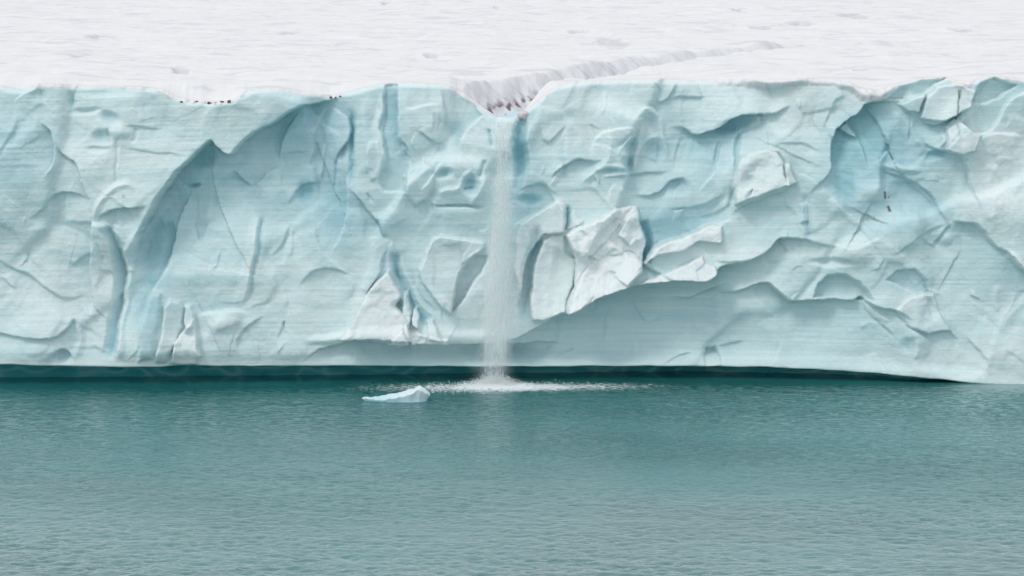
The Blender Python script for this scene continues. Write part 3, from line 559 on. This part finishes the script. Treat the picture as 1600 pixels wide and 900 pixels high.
fd = N(nt, 'ShaderNodeBsdfDiffuse'); fd.inputs['Color'].default_value = (.86, .9, .9, 1)
fn = noise(nt, 1, detail=6, rough=.7, sc3=(2.2, 7.0, 1))
ff = math_(nt, 'MULTIPLY', math_(nt, 'SUBTRACT', math_(nt, 'ADD', sep.outputs[0], math_(nt, 'MULTIPLY', math_(nt, 'SUBTRACT', fn.outputs[0], .5), 4.0)), .5), 3., clamp=True)
ff = math_(nt, 'MULTIPLY', ff, math_(nt, 'GREATER_THAN', sep.outputs[0], .02))
ms2 = N(nt, 'ShaderNodeMixShader'); nt.links.new(ff, ms2.inputs[0]); nt.links.new(ms.outputs[0], ms2.inputs[1]); nt.links.new(fd.outputs[0], ms2.inputs[2])
nt.links.new(ms2.outputs[0], outn.inputs[0])

FOAM, nt, p = mat('white_water'); nt.nodes.remove(p); n1 = noise(nt, 3, detail=3); r = ramp(nt, n1.outputs[0], [(.3, (.90, .95, .95)), (.7, (.97, .98, .98))])
dd_ = N(nt, 'ShaderNodeBsdfDiffuse'); tt_ = N(nt, 'ShaderNodeBsdfTranslucent'); m1 = N(nt, 'ShaderNodeMixShader'); m1.inputs[0].default_value = .45
for q, k in ((dd_, 1), (tt_, 2)): nt.links.new(r.outputs[0], q.inputs['Color']); nt.links.new(q.outputs[0], m1.inputs[k])
nt.links.new(m1.outputs[0], nt.nodes['Material Output'].inputs[0])
ROCK, nt, p = mat('grey_grit'); n1 = noise(nt, 9, detail=5)
nt.links.new(ramp(nt, n1.outputs[0], [(.3, (.05, .048, .045)), (.7, (.17, .15, .14))]).outputs[0], p.inputs['Base Color']); p.inputs['Roughness'].default_value = .9
PINK, nt, p = mat('stained_ice'); n1 = noise(nt, 4, detail=5)
nt.links.new(ramp(nt, n1.outputs[0], [(.3, (.62, .52, .52)), (.7, (.80, .78, .78))]).outputs[0], p.inputs['Base Color']); p.inputs['Roughness'].default_value = .6
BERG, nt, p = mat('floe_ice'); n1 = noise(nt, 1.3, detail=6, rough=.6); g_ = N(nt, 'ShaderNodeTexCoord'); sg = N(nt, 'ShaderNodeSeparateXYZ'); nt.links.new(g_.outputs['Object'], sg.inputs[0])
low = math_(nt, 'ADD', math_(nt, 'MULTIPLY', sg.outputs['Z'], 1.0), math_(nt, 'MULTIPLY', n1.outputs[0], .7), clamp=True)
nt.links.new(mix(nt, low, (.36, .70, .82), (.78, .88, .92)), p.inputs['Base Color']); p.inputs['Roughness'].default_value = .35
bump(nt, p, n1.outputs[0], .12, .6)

# ------------------------------------------------------------------ object helpers
def mesh_np(name, verts, faces, material, smooth=True, cols=None, link=True, parent=None):
    me = bpy.data.meshes.new(name); nv, nf = len(verts), len(faces); k = faces.shape[1]
    me.vertices.add(nv); me.vertices.foreach_set('co', np.ascontiguousarray(verts, np.float32).ravel())
    me.loops.add(nf * k); me.loops.foreach_set('vertex_index', np.ascontiguousarray(faces, np.int32).ravel())
    me.polygons.add(nf); me.polygons.foreach_set('loop_start', np.arange(0, nf * k, k, dtype=np.int32))
    me.polygons.foreach_set('use_smooth', np.full(nf, smooth))
    me.update(calc_edges=True)
    for nm, a in (cols or {}).items():
        ca = me.attributes.new(nm, 'FLOAT_COLOR', 'POINT'); ca.data.foreach_set('color', np.ascontiguousarray(a, np.float32).ravel())
    me.materials.append(material)
    o = bpy.data.objects.new(name, me); COL.objects.link(o)
    if parent: o.parent = parent
    return o
def tag(o, label=None, cat=None, group=None, kind=None):
    if label: o['label'] = label
    if cat: o['category'] = cat
    if group: o['group'] = group
    if kind: o['kind'] = kind
    return o
def gridfaces(nr, nc, off=0):
    i = np.arange(nr - 1)[:, None] * nc + np.arange(nc - 1)[None, :]
    return np.stack([i, i + 1, i + nc + 1, i + nc], -1).reshape(-1, 4) + off
def sub(name, P, F, sel, material, cols, parent=None):
    f = F[sel]; u, inv = np.unique(f, return_inverse=True)
    return mesh_np(name, P[u], inv.reshape(-1, 4), material, cols={k: c[u] for k, c in cols.items()}, parent=parent)

# ------------------------------------------------------------------ build the ice front, split into its named slabs
P = np.stack([X, Y, Z], -1).reshape(-1, 3)
one = np.ones(U.size)
DI = np.clip(DI, 0, 1)
K1 = np.stack([np.clip(BL, 0, 1.1).ravel() * .85, np.clip(WH, 0, 1).ravel(), DI.ravel(), one], -1)
K2 = np.stack([np.clip(STR, -1, 1).ravel(), SN.ravel(), 0 * one, one], -1)
F = gridfaces(NR, len(ucol))
fu = Uw.ravel()[F].mean(1); fv = Vw.ravel()[F].mean(1); fund = under.ravel()[F].mean(1)
owner = np.zeros(len(F), int)
SLABS = [('ice_block', [(884, 366), (920, 346), (958, 327), (985, 321), (996, 322), (1000, 345), (1008, 372), (1011, 386), (1004, 406), (1003, 426), (976, 451), (936, 464), (884, 488), (886, 470), (898, 445), (897, 405)], 'big white rough ice block standing proud above the long dark ledge'),
  ('ice_block', [(836, 410), (848, 373), (862, 365), (881, 367), (884, 395), (898, 408), (897, 445), (886, 470), (884, 487), (850, 500), (832, 500), (826, 460)], 'smooth pale slab beside the white block'),
  ('ice_block', [(806, 372), (812, 350), (845, 330), (872, 313), (882, 318), (881, 362), (850, 366), (838, 380), (826, 400), (812, 470), (805, 420)], 'pointed pale fin just right of the waterfall'),
  ('ice_tongue', [(1005, 411), (1022, 389), (1052, 375), (1086, 362), (1112, 351), (1128, 352), (1124, 380), (1090, 378), (1062, 392), (1030, 398)], 'upper white tongue of ice running up to the right'),
  ('ice_tongue', [(985, 449), (1026, 429), (1060, 413), (1096, 401), (1101, 410), (1117, 413), (1119, 425), (1106, 437), (1050, 439), (1005, 443)], 'lower white tongue of ice on the rim of the ledge'),
  ('ice_flake', [(605, 423), (622, 450), (626, 462), (618, 478), (640, 505), (643, 531), (536, 530), (566, 472), (588, 440)], 'triangular white flake left of the waterfall foot'),
  ('ice_slab', [(655, 420), (664, 392), (678, 370), (690, 366), (722, 372), (756, 378), (758, 388), (738, 402), (716, 430), (708, 464), (705, 492), (690, 480), (672, 455), (660, 440)], 'rounded pale slab left of the waterfall'),
  ('ice_flake', [(629, 458), (636, 455), (645, 490), (642, 512), (628, 492)], None), ('ice_flake', [(646, 482), (653, 478), (660, 495), (656, 514), (645, 508)], None),
  ('ice_flake', [(607, 540), (618, 522), (630, 511), (641, 536)], None), ('ice_flake', [(1224, 256), (1231, 254), (1238, 272), (1245, 286), (1228, 290)], 'small white spike beside the rough mound'),
  ('ice_block', [(1148, 262), (1158, 244), (1175, 236), (1196, 231), (1210, 236), (1222, 252), (1226, 275), (1232, 290), (1200, 300), (1165, 312), (1148, 320), (1142, 290)], 'rounded rough white mound high on the right face'),
  ('ice_block', [(1435, 186), (1445, 152), (1460, 134), (1496, 131), (1520, 142), (1514, 170), (1490, 181), (1474, 188)], 'pale block with a dark dirt streak under the brink'),
  ('ice_block', [(1474, 234), (1476, 197), (1490, 185), (1501, 190), (1516, 206), (1530, 212), (1520, 236), (1500, 240)], None),
  ('ice_slab', [(1403, 163), (1446, 145), (1434, 177), (1420, 176)], None), ('ice_slab', [(1399, 484), (1420, 466), (1440, 458), (1458, 460), (1472, 492), (1486, 517), (1450, 524), (1416, 506)], 'pale triangular slab low on the right face'),
  ('ice_slab', [(248, 540), (258, 480), (266, 467), (280, 470), (287, 480), (286, 510), (272, 540), (262, 566), (244, 566)], None),
  ('ice_slab', [(217, 515), (226, 480), (238, 456), (252, 460), (254, 480), (246, 515), (240, 560), (215, 566)], 'leaning bluish slab'),
  ('ice_block', [(268, 568), (272, 535), (288, 515), (302, 500), (312, 530), (315, 555), (308, 570)], 'white rough block at the foot of the left face'),
  ('ice_slab', [(632, 298), (630, 275), (641, 260), (664, 250), (682, 260), (677, 288), (668, 312), (650, 322)], None)]
for k, (nm, pl, lb) in enumerate(SLABS):
    owner[inpoly(fu, fv, pl) & (fund < .01)] = k + 1
owner[fund > .35] = 99
CO = {'kinds': K1, 'kinds2': K2}
cliff = sub('ice_cliff', P, F, owner == 0, ICE, CO)
tag(cliff, 'sheer pale blue glacier front rising from the dark teal water', 'ice cliff')
for k, (nm, pl, lb) in enumerate(SLABS):
    if (owner == k + 1).any():
        o = sub(nm, P, F, owner == k + 1, ICE, CO, cliff)
        if lb: o['label'] = lb
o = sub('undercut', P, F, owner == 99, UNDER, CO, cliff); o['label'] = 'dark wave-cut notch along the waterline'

# ------------------------------------------------------------------ snow surface with its meltwater channel
dn = [0]; st = .10
while dn[-1] < 4000:
    dn.append(dn[-1] + st); st *= 1.0 + (.02 if dn[-1] < 3 else (.006 if st < .55 else (0 if dn[-1] < 250 else .25)))
dn = np.array(dn); ND = len(dn)
XT, YT, ZT, VT = X[-1], Y[-1], Z[-1], V[-1]
D = np.repeat(dn[:, None], len(ucol), 1)
fan = 1 + np.clip(D, 0, 300) / 300 * .9
XX = XT[None, :] * fan; YY = YT[None, :] * np.clip(1 - D / 30, 0, 1) + D
nearT = np.clip(1 - (D - 300) / 300, 0, 1) * np.clip(1 - (np.abs(XX) - 150) / 200, 0, 1)
S = 22.25 + .052 * D + .0000 * D
S = S + nearT * (.45 * fbm(XX / 26, YY / 30, 3, 201) + .24 * fbm(XX / 7.5, YY / 6, 4, 203) + .15 * fbm(XX / 8 + YY * .05, YY / 2.4, 4, 208) + .05 * fbm(XX / 1.8, YY / 1.4, 3, 206))
# melt pits and scarps
pit = scallop(XX / 5.2 + .3 * vn(XX / 3, YY / 3, 211), YY / 7.5, 210, 2.2)
S = S + nearT * .45 * np.clip((pit - .25), -.3, .35) * sstep(vn(XX / 24, YY / 28, 213) + .35)
K = np.zeros((ND, len(ucol), 4)); K[..., 3] = 1
K[..., 1] += nearT * .36 * sstep(fbm(XX / 7 + .1 * YY, YY / 1.6, 4, 231) * 2.2 - .45)
PITS = [(90, 68, 20, 4), (330, 99, 24, 4), (540, 68, 26, 5), (285, 116, 16, 3), (455, 52, 22, 3), (675, 86, 14, 3), (905, 53, 20, 4), (960, 68, 34, 9), (1180, 42, 34, 4), (1330, 23, 26, 4), (1455, 80, 60, 3), (1340, 104, 20, 4), (155, 57, 14, 4), (680, 10, 12, 3), (605, 5, 12, 2), (775, 14, 8, 3), (1155, 17, 8, 3), (450, 70, 16, 2), (1245, 40, 30, 3), (1500, 48, 20, 2), (130, 86, 26, 2), (710, 120, 16, 3)]
def ground(u, v):      # where the sloping snow surface lies for a given spot of the view
    e = math.tan(math.atan((450 - v) / FPX) - PITCH); d = (22.25 - CAM_H - e * 180) / (e - .052)
    return (u - 800) / FPX * (180 + d) * cp, d
for u, v, ru, rv in PITS:
    x, d = ground(u, v); d2 = ground(u, v - rv)[1]; rx = ru / FPX * (180 + d); ry = max(abs(d2 - d), 1.5)
    if d < 2: continue
    q = ((XX - x) / rx)**2 + ((YY - d) / ry)**2 + .5 * vn(XX / 1.3, YY / 2, 215)
    m = np.clip(1 - q, 0, 1)**.8; S = S - .42 * m; K[..., 1] += .5 * sstep(m * 1.3)
far = (YY > 1)
# the channel
CH = [(-.8, -1), (.2, 2), (2.2, 5), (4.6, 9), (7.4, 15), (11, 23), (15, 32), (19.5, 40), (27, 51), (36, 60), (46, 66), (60, 75), (75, 92)]
bx0, bx1 = np.searchsorted(XT, -60), np.searchsorted(XT, 110); by1 = np.searchsorted(dn, 160); b = np.s_[0:by1, bx0:bx1]
s, t = sdline(XX[b], YY[b], CH, 4)             # s<0: right bank, s>0: left bank (drawn away from the viewer)
s = s + .2 * vn(XX[b] / 2.4, YY[b] / 5, 221)
dep = np.interp(t, [0, .1, .35, .6, .8, 1], [2.6, 2.1, 1.5, 1.0, .5, 0])
L_ = s; 
wl_ = np.interp(t, [0, .1, .25, .5, 1], [3.6, 3.8, 3.2, 2.0, 1.6]); wr_ = np.interp(t, [0, .15, .4, 1], [1.5, 2.0, 3.0, 3.])
aa = np.where(L_ > 0, L_ / wl_, -L_ / wr_)
val = np.clip(1 - np.clip(aa - .18, 0, 2) / .82, 0, 1); val = val**1.1 * (3 - 2 * val)**.5 / 1.0
S[b] -= dep * np.clip(val, 0, 1.0)
bank = np.clip(1 - np.abs(L_ / wl_ - .55) / .6, 0, 1) * (L_ > 0) * np.clip(1.1 - t, 0, 1)
tex = fbm(XX[b] / .8 + YY[b] * .25, YY[b] / 2.2, 5, 223)
K[b][..., 1] += .95 * np.interp(t, [0, .15, .35, .6, 1], [1, .9, .5, .3, .1]) * bank * sstep(tex * .8 + .55)
K[b][..., 2] += 1.3 * np.clip(1 - np.abs(L_ / wl_ - .42) / .26, 0, 1) * (L_ > 0) * sstep(fbm(XX[b] / .7, YY[b] / .9, 4, 225) * 2.2 - .12) * sstep((.42 - t) / .3)
S[b] += .05 * bank * tex
tint = np.clip(1 - aa / .45, 0, 1) * np.clip(1.05 - t * 1.2, 0, 1); K[b][..., 0] += sstep(tint * 1.4)
# meet the brink
blend = np.exp(-(D / 1.7)**2)
ZTs = smoothcols(ZT, 25)
edge_z = ZTs[None, :] + (ZT - ZTs)[None, :] * np.exp(-(D / .3)**2)
dipz = np.clip(22.25 - ZT, 0, 3)[None, :]
S = S * (1 - blend) + edge_z * blend
mound = 0 * np.exp(-((ucol - 330) / 40)**2)[None, :] * np.exp(-((D - 5) / 3.)**2) * .45; S += mound
S[0] = ZT; 
K[..., 2] += (np.exp(-(D / .5)**2) * DI[-1][None, :]) * .5
YY[0] = YT; XX[0] = XT
K = np.clip(K, 0, 1)
Ps = np.stack([XX, YY, S], -1).reshape(-1, 3)
snow = mesh_np('snow_field', Ps, gridfaces(ND, len(ucol)), SNOW, cols={'kinds': K.reshape(-1, 4)})
tag(snow, 'white pitted snow surface of the glacier sloping up behind the cliff', kind='structure')

# ------------------------------------------------------------------ sea
def spaced(a, b, st, lim0, lim1, gf=1.25):
    c = np.arange(a, b, st); o = []; s = st; x = 0
    while x < max(abs(lim0), abs(lim1)): s *= gf; x += s; o.append(x)
    o = np.array(o); lo = (a - o); lo = lo[lo > lim0][::-1]; hi = c[-1] + o; hi = hi[hi < lim1]
    return np.r_[lo, c, hi]
wx = spaced(-44, 44, .13, -4000, 4000); wy = spaced(-78, 6.5, .20, -4000, 9)
WX, WY = np.meshgrid(wx, wy)
nr_ = np.clip(1 - (np.abs(WX) - 60) / 200, 0, 1) * np.clip(1 - (-WY - 90) / 200, 0, 1)
calmw = .05 + .4 * sstep((-WY - 2) / 10) + 1.1 * sstep((-WY - 5) / 50)
gust = .55 + .45 * sstep(vn(WX / 30, WY / 16, 300) + .5)
WZ = nr_ * calmw * gust * (.026 * fbm(WX / 2.6 + .3 * WY, WY / 1.7, 2, 301) + WAMP * (.4 - np.abs(fbm(WX / 1.2, WY / .75, 2, 303))) + .03 * fbm(WX / 7, WY / 5, 1, 305))
fx, fy = -1.3, -2.8
rr = np.hypot((WX - fx) / 1.0, (WY - fy) / 1.15)
WZ += .10 * np.sin(rr * 3.2) * np.exp(-rr / 2.2) * (rr < 12)
fo = 1.15 * np.exp(-(rr / 1.8)**2) + .75 * np.clip(1 - np.hypot((WX + 4.2) / 9, (WY + 5.0) / 3.6), 0, 1)**.7 + .74 * np.clip(1 - np.hypot((WX - 4.4) / 9.0, (WY + 4.4) / 3.), 0, 1)**.7
WK = np.zeros(WX.shape + (4,)); WK[..., 0] = np.clip(fo, 0, 1.3); WK[..., 3] = 1; WK[..., 2] = .04 + .06 * sstep((-WY - 3) / 6) + .38 * sstep((-WY - 14) / 62 + .12 * vn(WX / 24, WY / 14, 320)); WK[..., 1] = np.clip((.10 + 1.0 * sstep((-WY - 3.2) / 7) * (1 - .55 * sstep((-WY - 10) / 45))) * (.5 + gust) * (1 + 1.3 * np.exp(-((WX - 20) / 22)**2 - ((WY + 12) / 11)**2)), 0, 3)
Pw = np.stack([WX, WY, WZ], -1).reshape(-1, 3)
water = mesh_np('water', Pw, gridfaces(*WX.shape), WATER, cols={'kinds': WK.reshape(-1, 4)})
tag(water, 'rippled teal fjord water below the ice cliff', kind='structure')

# ------------------------------------------------------------------ waterfall
rng = np.random.default_rng(7)
def colmat(name, a, col=(.94, .97, .98), sc=(6, 6, .55), lo=.42, hi=.68, z0=None):
    m, nt, p = mat(name); nt.nodes.remove(p); o_ = nt.nodes['Material Output']; dd_ = N(nt, 'ShaderNodeBsdfDiffuse'); tt_ = N(nt, 'ShaderNodeBsdfTranslucent'); tp_ = N(nt, 'ShaderNodeBsdfTransparent')
    for q in (dd_, tt_): q.inputs['Color'].default_value = (*col, 1)
    m1 = N(nt, 'ShaderNodeMixShader'); m1.inputs[0].default_value = .5; nt.links.new(dd_.outputs[0], m1.inputs[1]); nt.links.new(tt_.outputs[0], m1.inputs[2])
    m2 = N(nt, 'ShaderNodeMixShader'); nt.links.new(tp_.outputs[0], m2.inputs[1]); nt.links.new(m1.outputs[0], m2.inputs[2]); nt.links.new(m2.outputs[0], o_.inputs[0])
    n1 = noise(nt, 1, detail=5, rough=.65, sc3=sc)
    r = ramp(nt, n1.outputs[0], [(lo, (0, 0, 0)), (hi, (a, a, a))])
    av = N(nt, 'ShaderNodeAttribute', attribute_name='kinds'); sv = N(nt, 'ShaderNodeSeparateColor'); nt.links.new(av.outputs['Color'], sv.inputs[0])
    nt.links.new(math_(nt, 'MULTIPLY', r.outputs[0], sv.outputs[0]), m2.inputs[0]); return m
VEIL = colmat('falling_water', .5, sc=(11, 11, .9), lo=.46, hi=.60); MIST = colmat('falling_mist', .34, (.95, .98, .99), (2.2, 2.2, .22), .28, .62)
fall = bpy.data.objects.new('waterfall', None); COL.objects.link(fall); fall.location = (-.9, -2.6, 0)
tag(fall, 'thin white meltwater fall dropping from the notch into the sea', 'waterfall')
bpy.context.view_layer.update()
def px(u, v, y=-1.0):
    dd = CAM_D + y; return ((u - 800) / FPX * (dd * cp + 12 * sp_), z_of_v(v, dd))
def fall_path(f, side):
    """centre and half width of the fall at drop fraction f"""
    x0 = np.interp(f, [0, .1, .3, .6, .85, 1], [790, 787, 784, 779, 776, 770]); w0 = np.interp(f, [0, .1, .3, .6, .9, 1], [18, 15, 13, 17, 20, 26])
    return x0, w0
zt0 = z_of_v(184, 180)
def sheet(name, yoff, wk, alpha, m, seed, f0=0., f1=1.):
    nr, nc = 130, 26; f = np.linspace(f0, f1, nr)[:, None]; a = np.linspace(-1, 1, nc)[None, :]
    uc, hw = fall_path(f, 0)
    x = (uc - 800) * .0481 + hw * .0481 * wk * a * (1 + .3 * vn(f * 7 + a * 0, a * 2 + f * 0, seed) * (.3 + f)) * (1 + .35 * (wk > 1) * np.clip(f - .35, 0, 1)) + .10 * vn(a * 3 + seed, f * 7, seed + 1)
    z = zt0 * (1 - f) + 0 * a
    y = -2.2 - 1.5 * f**.5 * .6 + yoff * (1 + .6 * f) - .55 * np.sqrt(np.clip(1 - a * a, 0, 1)) * (1 if yoff <= 0 else -1) + .12 * vn(a * 3, f * 14, seed + 2)
    k = np.zeros((nr, nc, 4)); k[..., 3] = 1
    e = np.clip((1 - np.abs(a)) * 2.2, 0, 1)**1.0 * np.clip((f - f0) * 18 + .25, 0, 1) * np.clip((f1 - f) * 8 + .0, 0, 1)
    k[..., 0] = e * alpha
    P = np.stack([x + 0 * z, y + 0 * x, z + 0 * x], -1).reshape(-1, 3) - np.array(fall.location)[None]
    return mesh_np(name, P, gridfaces(nr, nc), m, cols={'kinds': k.reshape(-1, 4)}, parent=fall)
for i in range(3): sheet('water_curtain', (.25, 0, -.2, -.4)[i], (1, .92, .8, .6)[i], .8, VEIL, 400 + i * 9, 0, 1.0)
for i in range(5): sheet('mist_veil', (.5, .25, 0, -.25, -.5, -.75)[i], (1.15, 1.3, 1.1, 1.35, 1.0, .8)[i], 1., MIST, 460 + i * 9, .22, .98)
# falling drops and strands: thin tapered slivers
def slivers(n, fn, ln, wd):
    P = np.zeros((n, 4, 3)); 
    c = fn(n); l = rng.uniform(*ln, n); w_ = rng.uniform(*wd, n); th = rng.uniform(-.25, .25, n)
    P[:, 0] = c + np.stack([th * l * .3, 0 * l, l], 1); P[:, 1] = c + np.stack([-w_, -w_, l * 0], 1); P[:, 2] = c + np.stack([w_, -w_, l * 0], 1); P[:, 3] = c + np.stack([0 * w_, w_, -l * .3], 1)
    b_ = np.arange(n)[:, None] * 4
    Fc = np.concatenate([b_ + np.array([[0, 1, 2]]), b_ + np.array([[0, 2, 3]]), b_ + np.array([[0, 3, 1]]), b_ + np.array([[1, 3, 2]])])
    return P.reshape(-1, 3), Fc
def f_strands(n):
    f = rng.beta(1.0, 1.3, n) * .98 + .02; uc, hw = fall_path(f, 0); a = np.clip(rng.normal(0, .42, n), -1.1, 1.1)
    return np.stack([(uc - 800) * .0481 + hw * .0481 * a, -2.3 - .9 * f**.5 + rng.normal(0, .25, n), zt0 * (1 - f)], 1)
P_, F_ = slivers(1200, f_strands, (.08, .45), (.008, .020)); P_ -= np.array(fall.location)[None]
o = mesh_np('falling_drops', P_, F_, FOAM, smooth=False, parent=fall); o['kind'] = 'stuff'
def f_spray(n):
    a = rng.normal(0, 1, n); r = np.abs(rng.normal(0, .65, n)); hgt = np.abs(rng.normal(0, .42, n)) * np.exp(-np.abs(a) * .55)
    return np.stack([fx - .0 + a * .75, -3.0 + rng.normal(0, .6, n), .03 + hgt * 1.25], 1)
P_, F_ = slivers(5200, f_spray, (.02, .08), (.006, .017)); P_ -= np.array(fall.location)[None]
o = mesh_np('splash', P_, F_, FOAM, smooth=False, parent=fall); o['kind'] = 'stuff'
# foam flecks on the sea
def wz_at(x, y): return .02 + 0 * x
n = 420; m_ = rng.uniform(0, 1, n) < .5
xs = np.where(m_, fx - 2.5 + rng.normal(0, 1.5, n), fx + 3.2 + rng.normal(0, 1.8, n)); ys = np.where(m_, -4.6 + rng.normal(0, 1.6, n), -4.0 + rng.normal(0, 1.3, n))
ix = np.clip(np.searchsorted(wx, xs), 0, len(wx) - 1); iy = np.clip(np.searchsorted(wy, ys), 0, len(wy) - 1); zs = WZ[iy, ix]
L2 = rng.uniform(.02, .07, n); W2 = rng.uniform(.012, .04, n); Pf = np.zeros((n, 5, 3))
for k, (a, b2, c) in enumerate(((-1, 0, -.01), (0, -1, -.01), (1, .1, -.01), (.1, 1, -.01), (0, 0, .035))):
    Pf[:, k] = np.stack([xs + a * L2, ys + b2 * W2 * 2, zs + c + .012], 1)
b_ = np.arange(n)[:, None] * 5
Ff = np.concatenate([b_ + np.array([[0, 1, 4]]), b_ + np.array([[1, 2, 4]]), b_ + np.array([[2, 3, 4]]), b_ + np.array([[3, 0, 4]])])
o = mesh_np('foam_flecks', Pf.reshape(-1, 3), Ff, FOAM, smooth=False); tag(o, 'white foam flecks spreading over the water around the waterfall foot', 'foam', kind='stuff')

# ------------------------------------------------------------------ the small floating iceberg
def berg():
    nr, nc = 60, 120
    th = np.linspace(0, 2 * np.pi, nc, endpoint=False)[None, :]; r = np.linspace(0, 1, nr)[:, None]
    # plan outline: long and narrow
    ox = np.cos(th) * 2.42; oy = np.sin(th) * (1.0 + .35 * np.cos(th))
    ox = ox + .12 * vn(th * 3, th * 0, 500); oy = oy + .10 * vn(th * 4, th * 0 + 2, 501)
    q = np.clip(r * 1.25, 0, 1)
    x = ox * q; y = oy * q
    top = np.interp(x, [-2.5, -2.1, -1.5, -.8, 0, .9, 1.55, 1.72, 2.05, 2.4], [.12, .24, .22, .34, .50, .74, 1.0, .98, .80, .42])
    top = top * (1 + .0 * y) - .30 * np.clip(y - .1, 0, 2) - .22 * np.clip(-y - .15, 0, 2)
    top += .05 * (scallop(x / .55, y / .5, 505) - .3) * 2 + .07 * fbm(x / .38, y / .38, 3, 507)
    z = np.where(r < .8, top, top * (1 - (r - .8) / .2) + (-.5) * ((r - .8) / .2))
    flare = np.where(r >= .8, 1 - .10 * np.sin((r - .8) / .2 * np.pi), 1)
    x = x * flare; y = y * flare
    P = np.stack([x + 0 * z, y + 0 * z, z], -1)
    F = []
    i = np.arange(nr - 1)[:, None] * nc; j = np.arange(nc)[None, :]; j2 = (j + 1) % nc
    F = np.stack([i + j, i + nc + j, i + nc + j2, i + j2], -1).reshape(-1, 4)
    return P.reshape(-1, 3), F
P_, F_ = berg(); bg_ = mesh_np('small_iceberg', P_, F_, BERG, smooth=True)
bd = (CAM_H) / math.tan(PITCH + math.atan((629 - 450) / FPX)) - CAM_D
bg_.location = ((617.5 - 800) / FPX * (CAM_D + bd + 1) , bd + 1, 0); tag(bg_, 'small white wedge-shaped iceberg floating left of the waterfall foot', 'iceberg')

# ------------------------------------------------------------------ grit and stones at the brink
def lump(name, x, y, z, r, m, seed, sq=(1, 1, .7)):
    nr, nc = 9, 12; th = np.linspace(0, 2 * np.pi, nc, endpoint=False)[None, :]; ph = np.linspace(.02, np.pi - .02, nr)[:, None]
    px_ = np.sin(ph) * np.cos(th); py_ = np.sin(ph) * np.sin(th); pz = np.cos(ph) + 0 * th
    k = 1 + .75 * vn(px_ * 1.7 + seed, py_ * 1.7 + pz * 1.3, seed) + .3 * vn(px_ * 4, pz * 4 + py_ * 3, seed + 1)
    P = np.stack([px_ * k * sq[0], py_ * k * sq[1], pz * k * sq[2]], -1).reshape(-1, 3) * r
    i = np.arange(nr - 1)[:, None] * nc; j = np.arange(nc)[None, :]; j2 = (j + 1) % nc
    F = np.stack([i + j, i + nc + j, i + nc + j2, i + j2], -1).reshape(-1, 4)
    o = mesh_np(name, P, F, m); o.location = (x, y, z); return o
def on_face(u, v, push=.0):
    k = np.argmin((U - u)**2 + (V - v)**2); return X.ravel()[k], Y.ravel()[k] - push, Z.ravel()[k]
ST = [(287, 159, .16, 'leftmost dark stone under the snow lip left of the notch'), (311, 158, .12, 'second dark stone from the left under the snow lip'), (330, 161, .22, 'largest dark stone in the row under the snow lip'),
      (341, 160, .10, 'smallest dark stone in the row under the snow lip'), (350, 159, .17, 'dark stone second from the right under the snow lip'), (362, 159, .20, 'rightmost dark stone in the row under the snow lip')]
for i, (u, v, r, lb) in enumerate(ST):
    x, y, z = on_face(u, v); tag(lump('dark_stone', x, y + r * .3, z, r * .8, ROCK, 600 + i * 3, (1.35 - .1 * i, .8, .5 + .12 * (i % 3))), lb, 'stone', 'dark stones along the brink')
for i, (u, v, r) in enumerate(((516, 152, .10), (523, 153, .08), (530, 151, .08))):
    x, y, z = on_face(u, v); tag(lump('brown_stone', x, y, z, r, ROCK, 640 + i * 3), ('leftmost of three tiny brown stones under the snow brink','middle one of three tiny brown stones under the snow brink','rightmost of three tiny brown stones under the snow brink')[i], 'stone', 'tiny brown stones along the brink')
x, y, z = on_face(819, 180, .05); tag(lump('stained_ice_knob', x, y, z, .38, PINK, 660, (1, 1, .9)), 'pinkish ice knob on the right lip of the waterfall notch', 'ice knob')
